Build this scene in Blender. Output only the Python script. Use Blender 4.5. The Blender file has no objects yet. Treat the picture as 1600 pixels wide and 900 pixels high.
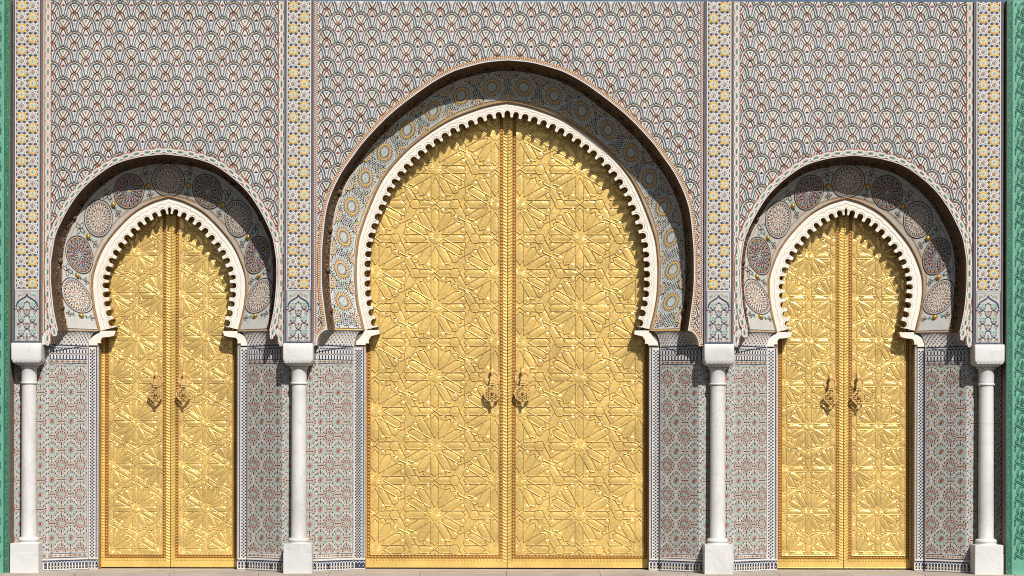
import bpy, math, random
from math import pi, sin, cos, sqrt, atan2, hypot
random.seed(7)
SC = bpy.context.scene
COL = SC.collection

# ---------------------------------------------------------------- units: 1 px of the photograph on the facade plane = S metres
S = 0.008
G = 895.5                      # facade row that lies on the ground
CU, CV, CD = 760.0, 670.0, 3300.0   # where the camera stands: beside / above / in front of the facade


def W(u, v, d):
    return ((u - 800.0) * S, d * S, (G - v) * S)


# ---------------------------------------------------------------- camera, sky, sun, exposure
cam = bpy.data.cameras.new('camera')
co = bpy.data.objects.new('camera', cam)
COL.objects.link(co)
co.location = W(CU, CV, -CD)
co.rotation_mode = 'QUATERNION'
import mathutils
co.rotation_quaternion = (mathutils.Matrix.Rotation(pi / 2, 3, 'X') @ mathutils.Matrix.Rotation(0.0018, 3, 'Z')).to_quaternion()
cam.sensor_width = 36.0
cam.lens = 36.0 * CD / 1600.0
cam.shift_x = (800 - CU) / 1600.0
cam.shift_y = (CV - 450) / 1600.0
cam.clip_start = 0.5
cam.clip_end = 5000
SC.camera = co

SUN = mathutils.Vector((0.36, -1.0, 0.93)).normalized()
sun_el = math.asin(SUN.z)
world = bpy.data.worlds.new('World')
SC.world = world
world.use_nodes = True
nt = world.node_tree
bg = nt.nodes['Background']
sky = nt.nodes.new('ShaderNodeTexSky')
sky.sky_type = 'NISHITA'
sky.sun_disc = False
sky.sun_elevation = sun_el
sky.sun_rotation = atan2(SUN.x, SUN.y)
sky.air_density = 1.0
sky.dust_density = 1.5
nt.links.new(sky.outputs[0], bg.inputs[0])
bg.inputs[1].default_value = 0.05
sl = bpy.data.lights.new('sun', 'SUN')
sl.energy = 5.0
sl.angle = math.radians(0.5)
sl.color = (1.0, 0.965, 0.92)
so = bpy.data.objects.new('sun', sl)
COL.objects.link(so)
so.rotation_mode = 'QUATERNION'
so.rotation_quaternion = SUN.to_track_quat('Z', 'Y')
so.location = (8, -12, 14)
SC.cycles.diffuse_bounces = 1
SC.cycles.use_denoising = False
SC.cycles.filter_width = 1.1
SC.cycles.sample_clamp_direct = 12.0
SC.view_settings.view_transform = 'Standard'
SC.view_settings.look = 'None'
SC.view_settings.exposure = 0.0
SC.view_settings.gamma = 1.0

# ---------------------------------------------------------------- materials


def lin(c):
    c = c / 255.0
    return c / 12.92 if c <= 0.04045 else ((c + 0.055) / 1.055) ** 2.4


def mat(name, rgb, k=0.8, rough=0.5, metal=0.0, var=0.12, scale=9.0, bump=0.0, bscale=60.0, spec=0.4, tilevar=0.0, dirt=None, dirtamt=0.0, vein=None):
    m = bpy.data.materials.new(name)
    m.use_nodes = True
    n = m.node_tree.nodes
    l = m.node_tree.links
    p = n['Principled BSDF']
    base = [lin(c) * k for c in rgb]
    p.inputs['Roughness'].default_value = rough
    p.inputs['Metallic'].default_value = metal
    p.inputs['Specular IOR Level'].default_value = spec
    geo = n.new('ShaderNodeNewGeometry')
    no = n.new('ShaderNodeTexNoise')
    no.inputs['Scale'].default_value = scale
    no.inputs['Detail'].default_value = 5
    l.new(geo.outputs['Position'], no.inputs['Vector'])
    mr = n.new('ShaderNodeMapRange')
    mr.inputs[1].default_value = 0.3
    mr.inputs[2].default_value = 0.7
    mr.inputs[3].default_value = 1 - var
    mr.inputs[4].default_value = 1 + var
    l.new(no.outputs[0], mr.inputs[0])
    val = mr.outputs[0]
    if tilevar:
        oi = n.new('ShaderNodeObjectInfo')
        mt = n.new('ShaderNodeMapRange')
        mt.inputs[3].default_value = 1 - tilevar
        mt.inputs[4].default_value = 1 + tilevar
        l.new(oi.outputs['Random'], mt.inputs[0])
        mm = n.new('ShaderNodeMath')
        mm.operation = 'MULTIPLY'
        l.new(val, mm.inputs[0])
        l.new(mt.outputs[0], mm.inputs[1])
        val = mm.outputs[0]
    vm = n.new('ShaderNodeVectorMath')
    vm.operation = 'SCALE'
    vm.inputs[0].default_value = base
    l.new(val, vm.inputs['Scale'])
    out = vm.outputs[0]
    if dirt:
        n2 = n.new('ShaderNodeTexNoise')
        n2.inputs['Scale'].default_value = scale * 0.35
        n2.inputs['Detail'].default_value = 8
        n2.inputs['Roughness'].default_value = 0.7
        l.new(geo.outputs['Position'], n2.inputs['Vector'])
        cr = n.new('ShaderNodeMapRange')
        cr.inputs[1].default_value = 0.5
        cr.inputs[2].default_value = 0.72
        cr.inputs[4].default_value = dirtamt
        l.new(n2.outputs[0], cr.inputs[0])
        mx = n.new('ShaderNodeMix')
        mx.data_type = 'RGBA'
        l.new(cr.outputs[0], mx.inputs[0])
        l.new(out, mx.inputs[6])
        mx.inputs[7].default_value = [lin(c) * k for c in dirt] + [1]
        out = mx.outputs[2]
    if vein:
        n3 = n.new('ShaderNodeTexNoise')
        n3.inputs['Scale'].default_value = 1.7
        n3.inputs['Detail'].default_value = 6
        n3.inputs['Distortion'].default_value = 1.6
        l.new(geo.outputs['Position'], n3.inputs['Vector'])
        sb = n.new('ShaderNodeMath')
        sb.operation = 'SUBTRACT'
        l.new(n3.outputs[0], sb.inputs[0])
        sb.inputs[1].default_value = 0.52
        ab = n.new('ShaderNodeMath')
        ab.operation = 'ABSOLUTE'
        l.new(sb.outputs[0], ab.inputs[0])
        vr = n.new('ShaderNodeMapRange')
        vr.inputs[1].default_value = 0.0
        vr.inputs[2].default_value = 0.022
        vr.inputs[3].default_value = 0.2
        vr.inputs[4].default_value = 0.0
        l.new(ab.outputs[0], vr.inputs[0])
        mv = n.new('ShaderNodeMix')
        mv.data_type = 'RGBA'
        l.new(vr.outputs[0], mv.inputs[0])
        l.new(out, mv.inputs[6])
        mv.inputs[7].default_value = [lin(c) * k for c in vein] + [1]
        out = mv.outputs[2]
    l.new(out, p.inputs['Base Color'])
    if bump:
        nb = n.new('ShaderNodeTexNoise')
        nb.inputs['Scale'].default_value = bscale
        nb.inputs['Detail'].default_value = 4
        l.new(geo.outputs['Position'], nb.inputs['Vector'])
        b = n.new('ShaderNodeBump')
        b.inputs['Strength'].default_value = 1.0
        b.inputs['Distance'].default_value = bump
        l.new(nb.outputs[0], b.inputs['Height'])
        l.new(b.outputs[0], p.inputs['Normal'])
    m['node_principled'] = p.name
    return m


M = {}
M['white'] = mat('glazed_white', (232, 228, 221), 0.80, 0.45, var=0.06, scale=14, dirt=(205, 188, 168), dirtamt=0.45)
M['cream'] = mat('cream_ground', (224, 221, 214), 0.80, 0.55, var=0.08, scale=14, tilevar=0.04, dirt=(196, 176, 156), dirtamt=0.5)
M['tile'] = mat('glazed_cream_tile', (226, 223, 216), 0.80, 0.4, var=0.06, scale=14, tilevar=0.075, dirt=(196, 182, 164), dirtamt=0.5)
M['navy'] = mat('glazed_navy', (58, 68, 98), 0.8, 0.4, var=0.25, scale=24, tilevar=0.1)
M['blue'] = mat('glazed_blue', (82, 90, 108), 0.8, 0.4, var=0.2, scale=24, tilevar=0.08)
M['black'] = mat('glazed_black', (52, 40, 36), 0.8, 0.4, var=0.25, scale=24, tilevar=0.1)
M['brown'] = mat('glazed_brown', (150, 92, 54), 0.8, 0.4, var=0.25, scale=24, tilevar=0.1)
M['redbrown'] = mat('glazed_red_brown', (160, 84, 58), 0.8, 0.5, var=0.22, scale=24, tilevar=0.08)
M['red'] = mat('glazed_red', (168, 54, 24), 0.8, 0.4, var=0.25, scale=24)
M['orange'] = mat('glazed_orange', (196, 126, 50), 0.8, 0.4, var=0.22, scale=24)
M['tan'] = mat('glazed_tan', (198, 164, 118), 0.8, 0.45, var=0.2, scale=24)
M['yellow'] = mat('glazed_yellow', (228, 190, 98), 0.80, 0.4, var=0.12, scale=16, tilevar=0.07)
M['straw'] = mat('glazed_straw', (238, 208, 138), 0.82, 0.45, var=0.12, scale=16)
M['green'] = mat('glazed_green', (66, 130, 98), 0.8, 0.4, var=0.2, scale=24)
M['turq'] = mat('glazed_turquoise', (128, 200, 172), 0.8, 0.4, var=0.15, scale=24)
M['grey'] = mat('glazed_grey', (150, 146, 148), 0.8, 0.45, var=0.15, scale=24)
M['pale'] = mat('pale_band_ground', (207, 205, 198), 0.78, 0.5, var=0.07, scale=10, dirt=(180, 164, 150), dirtamt=0.5)
M['mortar'] = mat('grey_brown_mortar', (150, 130, 116), 0.75, 0.8, var=0.2, scale=18, bump=0.002)
M['stucco'] = mat('dark_carved_stucco', (118, 92, 68), 0.62, 0.8, var=0.5, scale=30, bump=0.012, bscale=28, dirt=(60, 44, 34), dirtamt=0.8)
M['plaster'] = mat('cream_plaster', (247, 242, 230), 0.82, 0.6, var=0.05, scale=8, bump=0.0012, bscale=40, dirt=(222, 206, 178), dirtamt=0.5)
M['groove'] = mat('scored_plaster_line', (196, 176, 146), 0.8, 0.7, var=0.3, scale=20)
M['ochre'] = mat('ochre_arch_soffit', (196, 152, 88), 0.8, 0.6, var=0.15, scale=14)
M['tanstone'] = mat('tan_moulding', (176, 138, 96), 0.75, 0.6, var=0.18, scale=14)
M['marble'] = mat('white_marble', (240, 238, 234), 0.76, 0.4, var=0.05, scale=3, bump=0.0008, bscale=20, dirt=(196, 192, 190), dirtamt=0.6, vein=(168, 166, 168))
M['greenlight'] = mat('green_carved_ground', (116, 182, 156), 0.76, 0.5, var=0.12, scale=12, dirt=(110, 160, 140), dirtamt=0.5)
M['greendark'] = mat('green_carved_leaf', (42, 114, 88), 0.76, 0.45, var=0.2, scale=14, dirt=(100, 165, 135), dirtamt=0.5)
M['greenedge'] = mat('green_mosaic_edge', (66, 128, 98), 0.72, 0.55, var=0.4, scale=60)
M['stone'] = mat('beige_paving_stone', (208, 194, 180), 0.66, 0.75, tilevar=0.06, var=0.12, scale=3.0, bump=0.003, bscale=15, dirt=(180, 158, 138), dirtamt=0.6)
M['low_bounce_ground'] = mat('unseen_low_bounce_ground', (88, 82, 76), 0.36, 0.8, var=0.15, scale=2.0, bump=0.003, bscale=12)  # invented out-of-view ground, kept dark to cut bounce light in the shadows
M['stepstone'] = mat('pale_threshold_stone', (214, 202, 190), 0.65, 0.7, var=0.08, scale=4.0, bump=0.002, bscale=20, dirt=(190, 170, 150), dirtamt=0.5)
M['dark'] = mat('dark_void', (40, 30, 24), 0.6, 0.9)


def brass(name, rgb, rough, bump, bscale, metal=0.35, k=1.0, wear=(190, 150, 92), wearamt=0.35, tilevar=0.0):
    m = mat(name, rgb, k, rough, metal, var=0.14, scale=3.5, bump=bump, bscale=bscale, dirt=wear, dirtamt=wearamt, tilevar=tilevar)
    return m


M['brass'] = brass('hammered_brass', (228, 192, 108), 0.34, 0.006, 26, k=0.99, metal=.28)
M['petal'] = brass('polished_brass_petal', (232, 198, 118), 0.27, 0.006, 26, k=1.0, metal=.38, tilevar=0.06)
M['petal_bright'] = brass('bright_polished_petal', (234, 200, 120), 0.24, 0.004, 26, k=1.02, metal=.48, tilevar=.06)
M['rib'] = brass('brass_rib', (232, 204, 142), 0.22, 0.001, 30, k=.92, metal=.5, wear=(186, 156, 110), wearamt=0.5)
M['tarnish_shade'] = brass('tarnished_brass_and_stud_shade', (168, 118, 58), 0.5, 0.002, 40, k=.85)  # dark brass of the knocker boss; also paints crevice shade under stud rows
M['stud'] = brass('brass_stud', (206, 152, 72), 0.34, 0.0, 30)
M['oldbrass'] = brass('cast_brass_knocker', (222, 184, 116), 0.34, 0.001, 60, k=.95, metal=.15)
M['ball'] = brass('brass_dome', (206, 160, 66), 0.4, 0.0, 30, metal=0.7)

# ---------------------------------------------------------------- builders
WL = {}


class MB:
    def __init__(s):
        s.v = []
        s.f = []
        s.m = []
        s.slots = []

    def mi(s, k):
        if k not in s.slots:
            s.slots.append(k)
        return s.slots.index(k)

    def poly(s, pts, k):
        b = len(s.v)
        s.v.extend(pts)
        s.f.append(tuple(range(b, b + len(pts))))
        s.m.append(s.mi(k))

    def grid(s, rows, k, closed=False):
        """rows of equal length, shared vertices"""
        b = len(s.v)
        n = len(rows[0])
        for r in rows:
            s.v.extend(r)
        i = s.mi(k)
        for a in range(len(rows) - 1):
            for c in range(n if closed else n - 1):
                c2 = (c + 1) % n
                s.f.append((b + a * n + c, b + a * n + c2, b + (a + 1) * n + c2, b + (a + 1) * n + c))
                s.m.append(i)

    def box(s, x0, x1, y0, y1, z0, z1, k):
        p = [(x0, y0, z0), (x1, y0, z0), (x1, y1, z0), (x0, y1, z0), (x0, y0, z1), (x1, y0, z1), (x1, y1, z1), (x0, y1, z1)]
        b = len(s.v)
        s.v.extend(p)
        i = s.mi(k)
        for q in ((0, 3, 2, 1), (4, 5, 6, 7), (0, 1, 5, 4), (1, 2, 6, 5), (2, 3, 7, 6), (3, 0, 4, 7)):
            s.f.append(tuple(b + t for t in q))
            s.m.append(i)

    def fbox(s, u0, u1, v0, v1, d0, d1, k):
        a = W(u0, v1, d0)
        c = W(u1, v0, d1)
        s.box(a[0], c[0], a[1], c[1], a[2], c[2], k)

    def mesh(s, name, smooth=False):
        me = bpy.data.meshes.new(name)
        me.from_pydata(s.v, [], s.f)
        for k in s.slots:
            me.materials.append(M[k])
        me.polygons.foreach_set('material_index', s.m)
        if smooth:
            me.polygons.foreach_set('use_smooth', [True] * len(s.f))
        me.update()
        return me

    def obj(s, name, parent=None, origin=(0, 0, 0), smooth=False):
        if origin != (0, 0, 0):
            ox, oy, oz = origin
            s.v = [(x - ox, y - oy, z - oz) for x, y, z in s.v]
        return put(name, s.mesh(name, smooth), parent, origin)


def put(name, me, parent=None, loc=(0, 0, 0), rot=None):
    o = bpy.data.objects.new(name, me)
    COL.objects.link(o)
    p = (0, 0, 0)
    if parent is not None:
        o.parent = parent
        p = WL[parent.name]
    o.location = (loc[0] - p[0], loc[1] - p[1], loc[2] - p[2])
    if rot:
        o.rotation_euler = rot
    WL[o.name] = tuple(loc)
    return o


def thing(name, label, cat, loc, group=None):
    o = bpy.data.objects.new(name, None)
    COL.objects.link(o)
    o.location = loc
    o.empty_display_size = 0.2
    WL[o.name] = tuple(loc)
    o['label'] = label
    o['category'] = cat
    if group:
        o['group'] = group
    return o


def stuff(o):
    o['kind'] = 'stuff'
    return o


class Art:
    """flat drawing of tile pieces: x right, y down (px), each piece a little proud of the one below"""

    def __init__(s):
        s.p = []
        s.n = 0

    def poly(s, pts, k, h):
        s.n += 1
        s.p.append((list(pts), k, h + (s.n % 50) * 0.006))

    def quad(s, cx, cy, w, hh, k, h, a=0.0):
        c, n = cos(a), sin(a)
        s.poly([(cx + x * c - y * n, cy + x * n + y * c) for x, y in ((-w / 2, -hh / 2), (w / 2, -hh / 2), (w / 2, hh / 2), (-w / 2, hh / 2))], k, h)

    def disc(s, cx, cy, r, k, h, n=10, ry=None):
        ry = ry or r
        s.poly([(cx + r * cos(2 * pi * i / n), cy + ry * sin(2 * pi * i / n)) for i in range(n)], k, h)

    def plate(s, cx, cy, R, k, h, n=36, m=4):
        for j in range(m):
            s.ring(cx, cy, R * j / m, R * (j + 1) / m, k, h, n)

    def ring(s, cx, cy, r0, r1, k, h, n=24):
        for i in range(n):
            a, b = 2 * pi * i / n, 2 * pi * (i + 1) / n
            s.p.append(([(cx + r0 * cos(a), cy + r0 * sin(a)), (cx + r1 * cos(a), cy + r1 * sin(a)), (cx + r1 * cos(b), cy + r1 * sin(b)), (cx + r0 * cos(b), cy + r0 * sin(b))], k, h))

    def stroke(s, pts, w, k, h, closed=False, off=0.0):
        n = len(pts)
        s.n += 1
        h = h + (s.n % 50) * 0.006
        L, R = [], []
        for i in range(n):
            if closed:
                a, b = pts[(i - 1) % n], pts[(i + 1) % n]
            else:
                a, b = pts[max(0, i - 1)], pts[min(n - 1, i + 1)]
            dx, dy = b[0] - a[0], b[1] - a[1]
            q = hypot(dx, dy) or 1e-6
            nx, ny = -dy / q, dx / q
            L.append((pts[i][0] + nx * (off + w / 2), pts[i][1] + ny * (off + w / 2)))
            R.append((pts[i][0] + nx * (off - w / 2), pts[i][1] + ny * (off - w / 2)))
        for i in range(n if closed else n - 1):
            j = (i + 1) % n
            s.p.append(([L[i], L[j], R[j], R[i]], k, h))

    def add(s, other, dx=0.0, dy=0.0, keep=None, sc=1.0, a=0.0):
        c, n = cos(a) * sc, sin(a) * sc
        for pts, k, h in other.p:
            q = [(x * c - y * n + dx, x * n + y * c + dy) for x, y in pts]
            if keep:
                mx = sum(t[0] for t in q) / len(q)
                my = sum(t[1] for t in q) / len(q)
                if not keep(mx, my):
                    continue
            s.p.append((q, k, h))

    def to(s, mb, f):
        for pts, k, h in s.p:
            mb.poly([f(x, y, h) for x, y in pts], k)
        return mb

    def local(s, name):
        mb = MB()
        s.to(mb, lambda x, y, h: (x * S, -h * S, -y * S))
        return mb.mesh(name)


def spline(pts, n):
    out = []
    m = len(pts)
    for i in range(m - 1):
        p0, p1, p2, p3 = pts[max(0, i - 1)], pts[i], pts[i + 1], pts[min(m - 1, i + 2)]
        for j in range(n):
            t = j / n
            out.append(tuple(0.5 * (2 * p1[c] + (p2[c] - p0[c]) * t + (2 * p0[c] - 5 * p1[c] + 4 * p2[c] - p3[c]) * t * t + (3 * p1[c] - p0[c] - 3 * p2[c] + p3[c]) * t ** 3) for c in range(len(p1))))
    out.append(tuple(pts[-1]))
    return out


def resample(pts, n):
    L = [0]
    for a, b in zip(pts, pts[1:]):
        L.append(L[-1] + hypot(b[0] - a[0], b[1] - a[1]))
    out = []
    j = 0
    for i in range(n):
        t = L[-1] * i / (n - 1)
        while j < len(L) - 2 and L[j + 1] < t:
            j += 1
        q = (t - L[j]) / ((L[j + 1] - L[j]) or 1e-9)
        out.append((pts[j][0] + (pts[j + 1][0] - pts[j][0]) * q, pts[j][1] + (pts[j + 1][1] - pts[j][1]) * q))
    return out, L[-1]


class Curve:
    """arch line from the left springer over the apex to the right springer"""

    def __init__(s, half, uc, d, N=161, ready=None):
        if ready is None:
            h = spline(half, 10)                       # bottom to apex, dx positive
            hl, _ = resample([(uc - x, y) for x, y in h], (N + 1) // 2)
            hr = [(2 * uc - x, y) for x, y in hl]
            s.p = hl + hr[::-1][1:]
        else:
            s.p = ready
        s.N = len(s.p)
        s.uc = uc
        s.d = d
        s.len = sum(hypot(b[0] - a[0], b[1] - a[1]) for a, b in zip(s.p, s.p[1:]))

    def at(s, t):
        x = min(max(t, 0.0), 1.0) * (s.N - 1)
        i = min(int(x), s.N - 2)
        q = x - i
        a, b = s.p[i], s.p[i + 1]
        return (a[0] + (b[0] - a[0]) * q, a[1] + (b[1] - a[1]) * q)

    def nrm(s, t, e=0.006):                            # inward (towards the opening)
        a, b = s.at(t - e), s.at(t + e)
        dx, dy = b[0] - a[0], b[1] - a[1]
        q = hypot(dx, dy) or 1e-6
        return (-dy / q, dx / q)

    def off(s, e, d=None):
        pts = []
        for i in range(s.N):
            t = i / (s.N - 1)
            p, n = s.at(t), s.nrm(t)
            pts.append((p[0] + n[0] * e, p[1] + n[1] * e))
        return Curve(None, s.uc, s.d if d is None else d, ready=pts)


def lerp(a, b, t):
    return a + (b - a) * t


# ---------------------------------------------------------------- setting: ground
mb = MB()
mb.poly([(-600, 600, -0.14), (-600, -600, -0.14), (600, -600, -0.14), (600, 600, -0.14)], 'low_bounce_ground')  # added unseen dark ground that limits bounce into the recesses
o = mb.obj('ground')
o['kind'] = 'structure'
mb = MB()
mb.box(-14, 14, -0.17, 1.0, -0.2, -0.012, 'stone')
pave = mb.obj('pavement')
pave['kind'] = 'structure'
x = -14.0
while x < 14:
    w = random.uniform(0.85, 1.25)
    for y0, y1 in ((-0.185, 0.33), (0.336, 1.0)):
        mb = MB()
        e = random.uniform(-.001, .001)
        mb.box(x + .003, x + w - .003, y0, y1, -0.06, e, 'stone')
        mb.obj('paving_slab', pave, (x, y0, 0))
    x += w
DD = 88.0          # depth of the doors
DW = 60.0          # depth of the white scalloped arches
DJ = 62.0          # depth of the jamb strips
TOP = 1.9

# ---------------------------------------------------------------- tile designs
STAR = {}


def star8(r, a0=0.0):
    ri = r * 0.765
    return [((r if i % 2 == 0 else ri) * cos(a0 + i * pi / 8), (r if i % 2 == 0 else ri) * sin(a0 + i * pi / 8)) for i in range(16)]


def star_tile_mesh(kind):
    mb = MB()
    hw = 8.58
    f = lambda x, y, h: (x * S, -h * S, -y * S)
    # navy bed with a bevelled edge
    lo = [(-hw, -hw), (hw, -hw), (hw, hw), (-hw, hw)]
    hi = [(x * 0.975, y * 0.975) for x, y in lo]
    mb.poly([f(x, y, 0.7) for x, y in hi], 'white')
    for i in range(4):
        j = (i + 1) % 4
        mb.poly([f(*lo[i], 0), f(*lo[j], 0), f(*hi[j], 0.7), f(*hi[i], 0.7)], 'white')
    col = 'yellow' if kind == 'y' else 'white'
    # light lattice between the stars, then the raised star itself
    a = Art()
    for i in range(4):
        c, s_ = (1, 0, -1, 0)[i], (0, 1, 0, -1)[i]
        for e in (1, -1):
            a.poly([(x * c - y * e * s_, x * s_ + y * e * c) for x, y in ((8.36, 0.9), (8.36, 6.7), (6.3, 3.9))], 'navy', 0.75)
    a.to(mb, f)
    st = [((10.9 if i % 4 == 2 else (9.0 if i % 2 == 0 else 6.9)) * cos(i * pi / 8), (10.9 if i % 4 == 2 else (9.0 if i % 2 == 0 else 6.9)) * sin(i * pi / 8)) for i in range(16)]
    st = [(max(-8.2, min(8.2, x)), max(-8.2, min(8.2, y))) for x, y in st]
    base, top = [(x * 0.98, y * 0.98) for x, y in st], [(x * 0.93, y * 0.93) for x, y in st]
    mb.poly([f(x, y, 1.5) for x, y in top], col)
    for i in range(16):
        j = (i + 1) % 16
        mb.poly([f(*base[i], 0.8), f(*base[j], 0.8), f(*top[j], 1.5), f(*top[i], 1.5)], 'white')
    a = Art()
    for i in range(8):
        t = pi / 4 * i + pi / 8 * 0
        if kind == 'y':
            a.quad(6.1 * cos(t), 6.1 * sin(t), 1.1, 1.1, 'orange', 1.55, t)
        else:
            a.quad(6.0 * cos(t), 6.0 * sin(t), 1.5, 1.5, 'navy' if i % 2 else 'grey', 1.55, t + pi / 4)
            a.poly([(4.6 * cos(t + pi / 8) , 4.6 * sin(t + pi / 8)), (5.9 * cos(t + pi / 8 + .16), 5.9 * sin(t + pi / 8 + .16)), (5.9 * cos(t + pi / 8 - .16), 5.9 * sin(t + pi / 8 - .16))], 'grey', 1.55)
    if kind == 'y':
        a.disc(0, 0, 4.6, 'white', 1.6, 8)
        a.ring(0, 0, 2.7, 3.2, 'grey', 1.75, 8)
        for i in range(4):
            t = pi / 2 * i
            a.quad(1.3 * cos(t), 1.3 * sin(t), 1.6, 1.5, 'turq', 1.8, t)
    else:
        a.ring(0, 0, 2.6, 3.7, 'brown', 1.7, 8)
        for i in range(4):
            t = pi / 2 * i + pi / 4
            a.quad(3.2 * cos(t), 3.2 * sin(t), 0.9, 1.5, 'straw', 2.05, t)
        a.disc(0, 0, 1.8, 'grey', 1.9, 8)
    a.to(mb, f)
    return mb.mesh('star_tile')


STAR['y'] = star_tile_mesh('y')
STAR['w'] = star_tile_mesh('w')


def wave_unit(c1, c2, bud):
    a = Art()
    B = spline([(0, 1.8), (5, 2.8), (9, 5.8), (11.4, 9.8), (12.7, 14), (13.7, 18.5), (15.2, 22.6), (17.75, 25.5)], 2)
    low = [(17.75 - x, 23.7 + y) for x, y in B]
    half = B + low[1:]
    a.base = half + [(-x, y) for x, y in half[::-1][1:-1]]
    for sx in (1, -1):
        P = [(sx * x, y) for x, y in B]
        a.stroke(P, 1.45, 'blue', 0.6, off=1.7)
        a.stroke(P, 1.45, 'blue', 0.6, off=-1.7)
        K = spline([(-7.0, 4.9), (-4.4, 10.5), (-1.5, 15.6), (2.2, 18.2), (5.0, 20.4), (6.6, 25), (8.2, 29.5)], 2)
        a.stroke([(sx * x, y) for x, y in K], 1.65, c1, 0.35)
        K = spline([(-10.2, 9.2), (-7.4, 13.2), (-5.0, 17.6), (-1.8, 19.6), (1.4, 21.6), (3.2, 25), (5.2, 30)], 2)
        a.stroke([(sx * x, y) for x, y in K], 1.65, c2, 0.3)
        a.quad(sx * 5.0, 3.2, 3.0, 1.5, 'straw', 0.95, sx * 0.42)
        a.poly([(sx * 8.9, 15), (sx * 9.6, 18), (sx * 9.1, 22.4), (sx * 8.3, 18.5)], 'green', 0.3)
        a.poly([(sx * 6.4, 19.5), (sx * 7.2, 22), (sx * 6.6, 25), (sx * 6.0, 22)], 'grey', 0.3)
        a.stroke([(sx * 2.6, 29.2), (sx * 3.6, 32), (sx * 2.4, 36.5), (sx * 1.0, 40)], 0.7, 'grey', 0.3)
        a.poly([(sx * 11.0, 20.5), (sx * 11.8, 23), (sx * 11.0, 26), (sx * 10.4, 23)], 'black' if c1 == 'brown' else 'green', 0.3)
    a.quad(0, 1.85, 3.0, 1.5, 'straw', 0.95)
    a.poly([(-2.7, 6.6), (0, 7.2), (2.7, 6.6), (1.0, 8.2), (0.5, 11), (-0.5, 11), (-1.0, 8.2)], 'green', 0.3)
    a.poly([(-2.7, 31), (-1.8, 29.4), (-1.0, 29.4), (0, 26.6), (1.0, 29.4), (1.8, 29.4), (2.7, 31), (1, 31.4), (0, 32.2), (-1, 31.4)], bud, 0.4)
    a.poly([(0, 34.0), (0.6, 35.4), (0, 37.6), (-0.6, 35.4)], bud, 0.4)
    return a


WAVE = [wave_unit('black', 'brown', 'black'), wave_unit('brown', 'black', 'red')]


def wave_mesh(a):
    b = Art()
    b.p.append((a.base, 'tile', 0.08))
    b.p += a.p
    return b.local('wave_tile')


WAVEM = [wave_mesh(WAVE[0]), wave_mesh(WAVE[1])]


def rosette_unit(kind):
    a = Art()
    wed = 'red' if kind == 0 else 'turq'
    cen = 'turq' if kind == 0 else 'red'
    wa = 0.19 if kind == 0 else 0.09
    a.disc(0, 0, 2.0, cen, 0.25, 8)
    a.ring(0, 0, 2.9, 3.6, 'tan' if kind == 0 else 'brown', 0.25, 12)
    a.ring(0, 0, 4.5, 5.2, 'grey', 0.25, 12)
    for i in range(12):
        t = pi / 6 * i + pi / 12
        c, s_ = cos(t), sin(t)
        a.poly([(5.6 * c, 5.6 * s_), (7.4 * cos(t + wa), 7.4 * sin(t + wa)), (9.0 * c, 9.0 * s_), (7.4 * cos(t - wa), 7.4 * sin(t - wa))], wed, 0.3)
        t += pi / 12
        c, s_ = cos(t), sin(t)
        a.quad(8.8 * c, 8.8 * s_, 1.6, 0.6, 'black', 0.25, t)
        a.quad(11.5 * c, 11.5 * s_, 2.3, 1.6, 'navy' if i % 2 else 'black', 0.3, t)
        if i % 3:
            a.disc(13.6 * cos(t + .26), 13.6 * sin(t + .26), 1.5, 'tan', 0.25, 6)
        a.quad(10.9 * cos(t + .24), 10.9 * sin(t + .24), 0.9, 1.8, 'grey' if i % 2 else 'black', 0.25, t)
    a.disc(15.7, 0, 1.5, 'brown', 0.3, 6)
    a.disc(13.6, 0, .8, 'brown', 0.3, 6)
    a.disc(17.8, 0, .8, 'brown', 0.3, 6)
    a.quad(0, 14.2, 1.6, 2.4, 'navy', 0.3)
    a.quad(0, -14.2, 1.6, 2.4, 'navy', 0.3)
    a.quad(15.7, 5.0, 1.5, 2.2, 'navy', 0.3)
    a.quad(15.7, -5.0, 1.5, 2.2, 'navy', 0.3)
    return a


ROS = [rosette_unit(0), rosette_unit(1)]
ROSM = [ROS[0].local('rosette_tile'), ROS[1].local('rosette_tile')]


def chain_unit():
    a = Art()
    a.poly([(-2.3, -7.9), (2.3, -7.9), (4.6, -4.8), (4.6, 4.8), (2.3, 7.9), (-2.3, 7.9), (-4.6, 4.8), (-4.6, -4.8)], 'redbrown', 0.25)
    a.disc(0, 8.6, 3.2, 'redbrown', 0.3, 10)
    a.poly([(-2.0, -7.2), (2.0, -7.2), (4.1, -4.6), (4.1, 4.6), (2.0, 7.2), (-2.0, 7.2), (-4.1, 4.6), (-4.1, -4.6)], 'white', 0.4)
    a.stroke([(-1.9, -4.4), (0, -5.6), (1.9, -4.4), (1.9, 4.4), (0, 5.6), (-1.9, 4.4)], 0.45, 'grey', 0.6, closed=True)
    a.poly([(-1.05, -3.2), (0, -4.2), (1.05, -3.2), (1.05, 3.2), (0, 4.2), (-1.05, 3.2)], 'green', 0.7)
    a.disc(0, 8.6, 2.7, 'white', 0.45, 10)
    a.disc(0, 8.6, 0.8, 'black', 0.75, 6)
    a.quad(0, 8.6, 0.5, 3.4, 'white', 0.3)
    return a


CHAINM = chain_unit().local('chain_tile')
CHP = 17.3

# ---------------------------------------------------------------- pilasters with their niche wall
PIL = [(43.0, 'leftmost tiled pilaster beside the left green carved wall'),
       (466.5, 'tiled pilaster between the left gateway and the central gateway'),
       (1122.0, 'tiled pilaster between the central gateway and the right gateway'),
       (1542.5, 'rightmost tiled pilaster beside the right green carved wall')]
FL = 20.0       # depth of the niche wall behind the columns
FH = 27.0       # its half width


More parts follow.
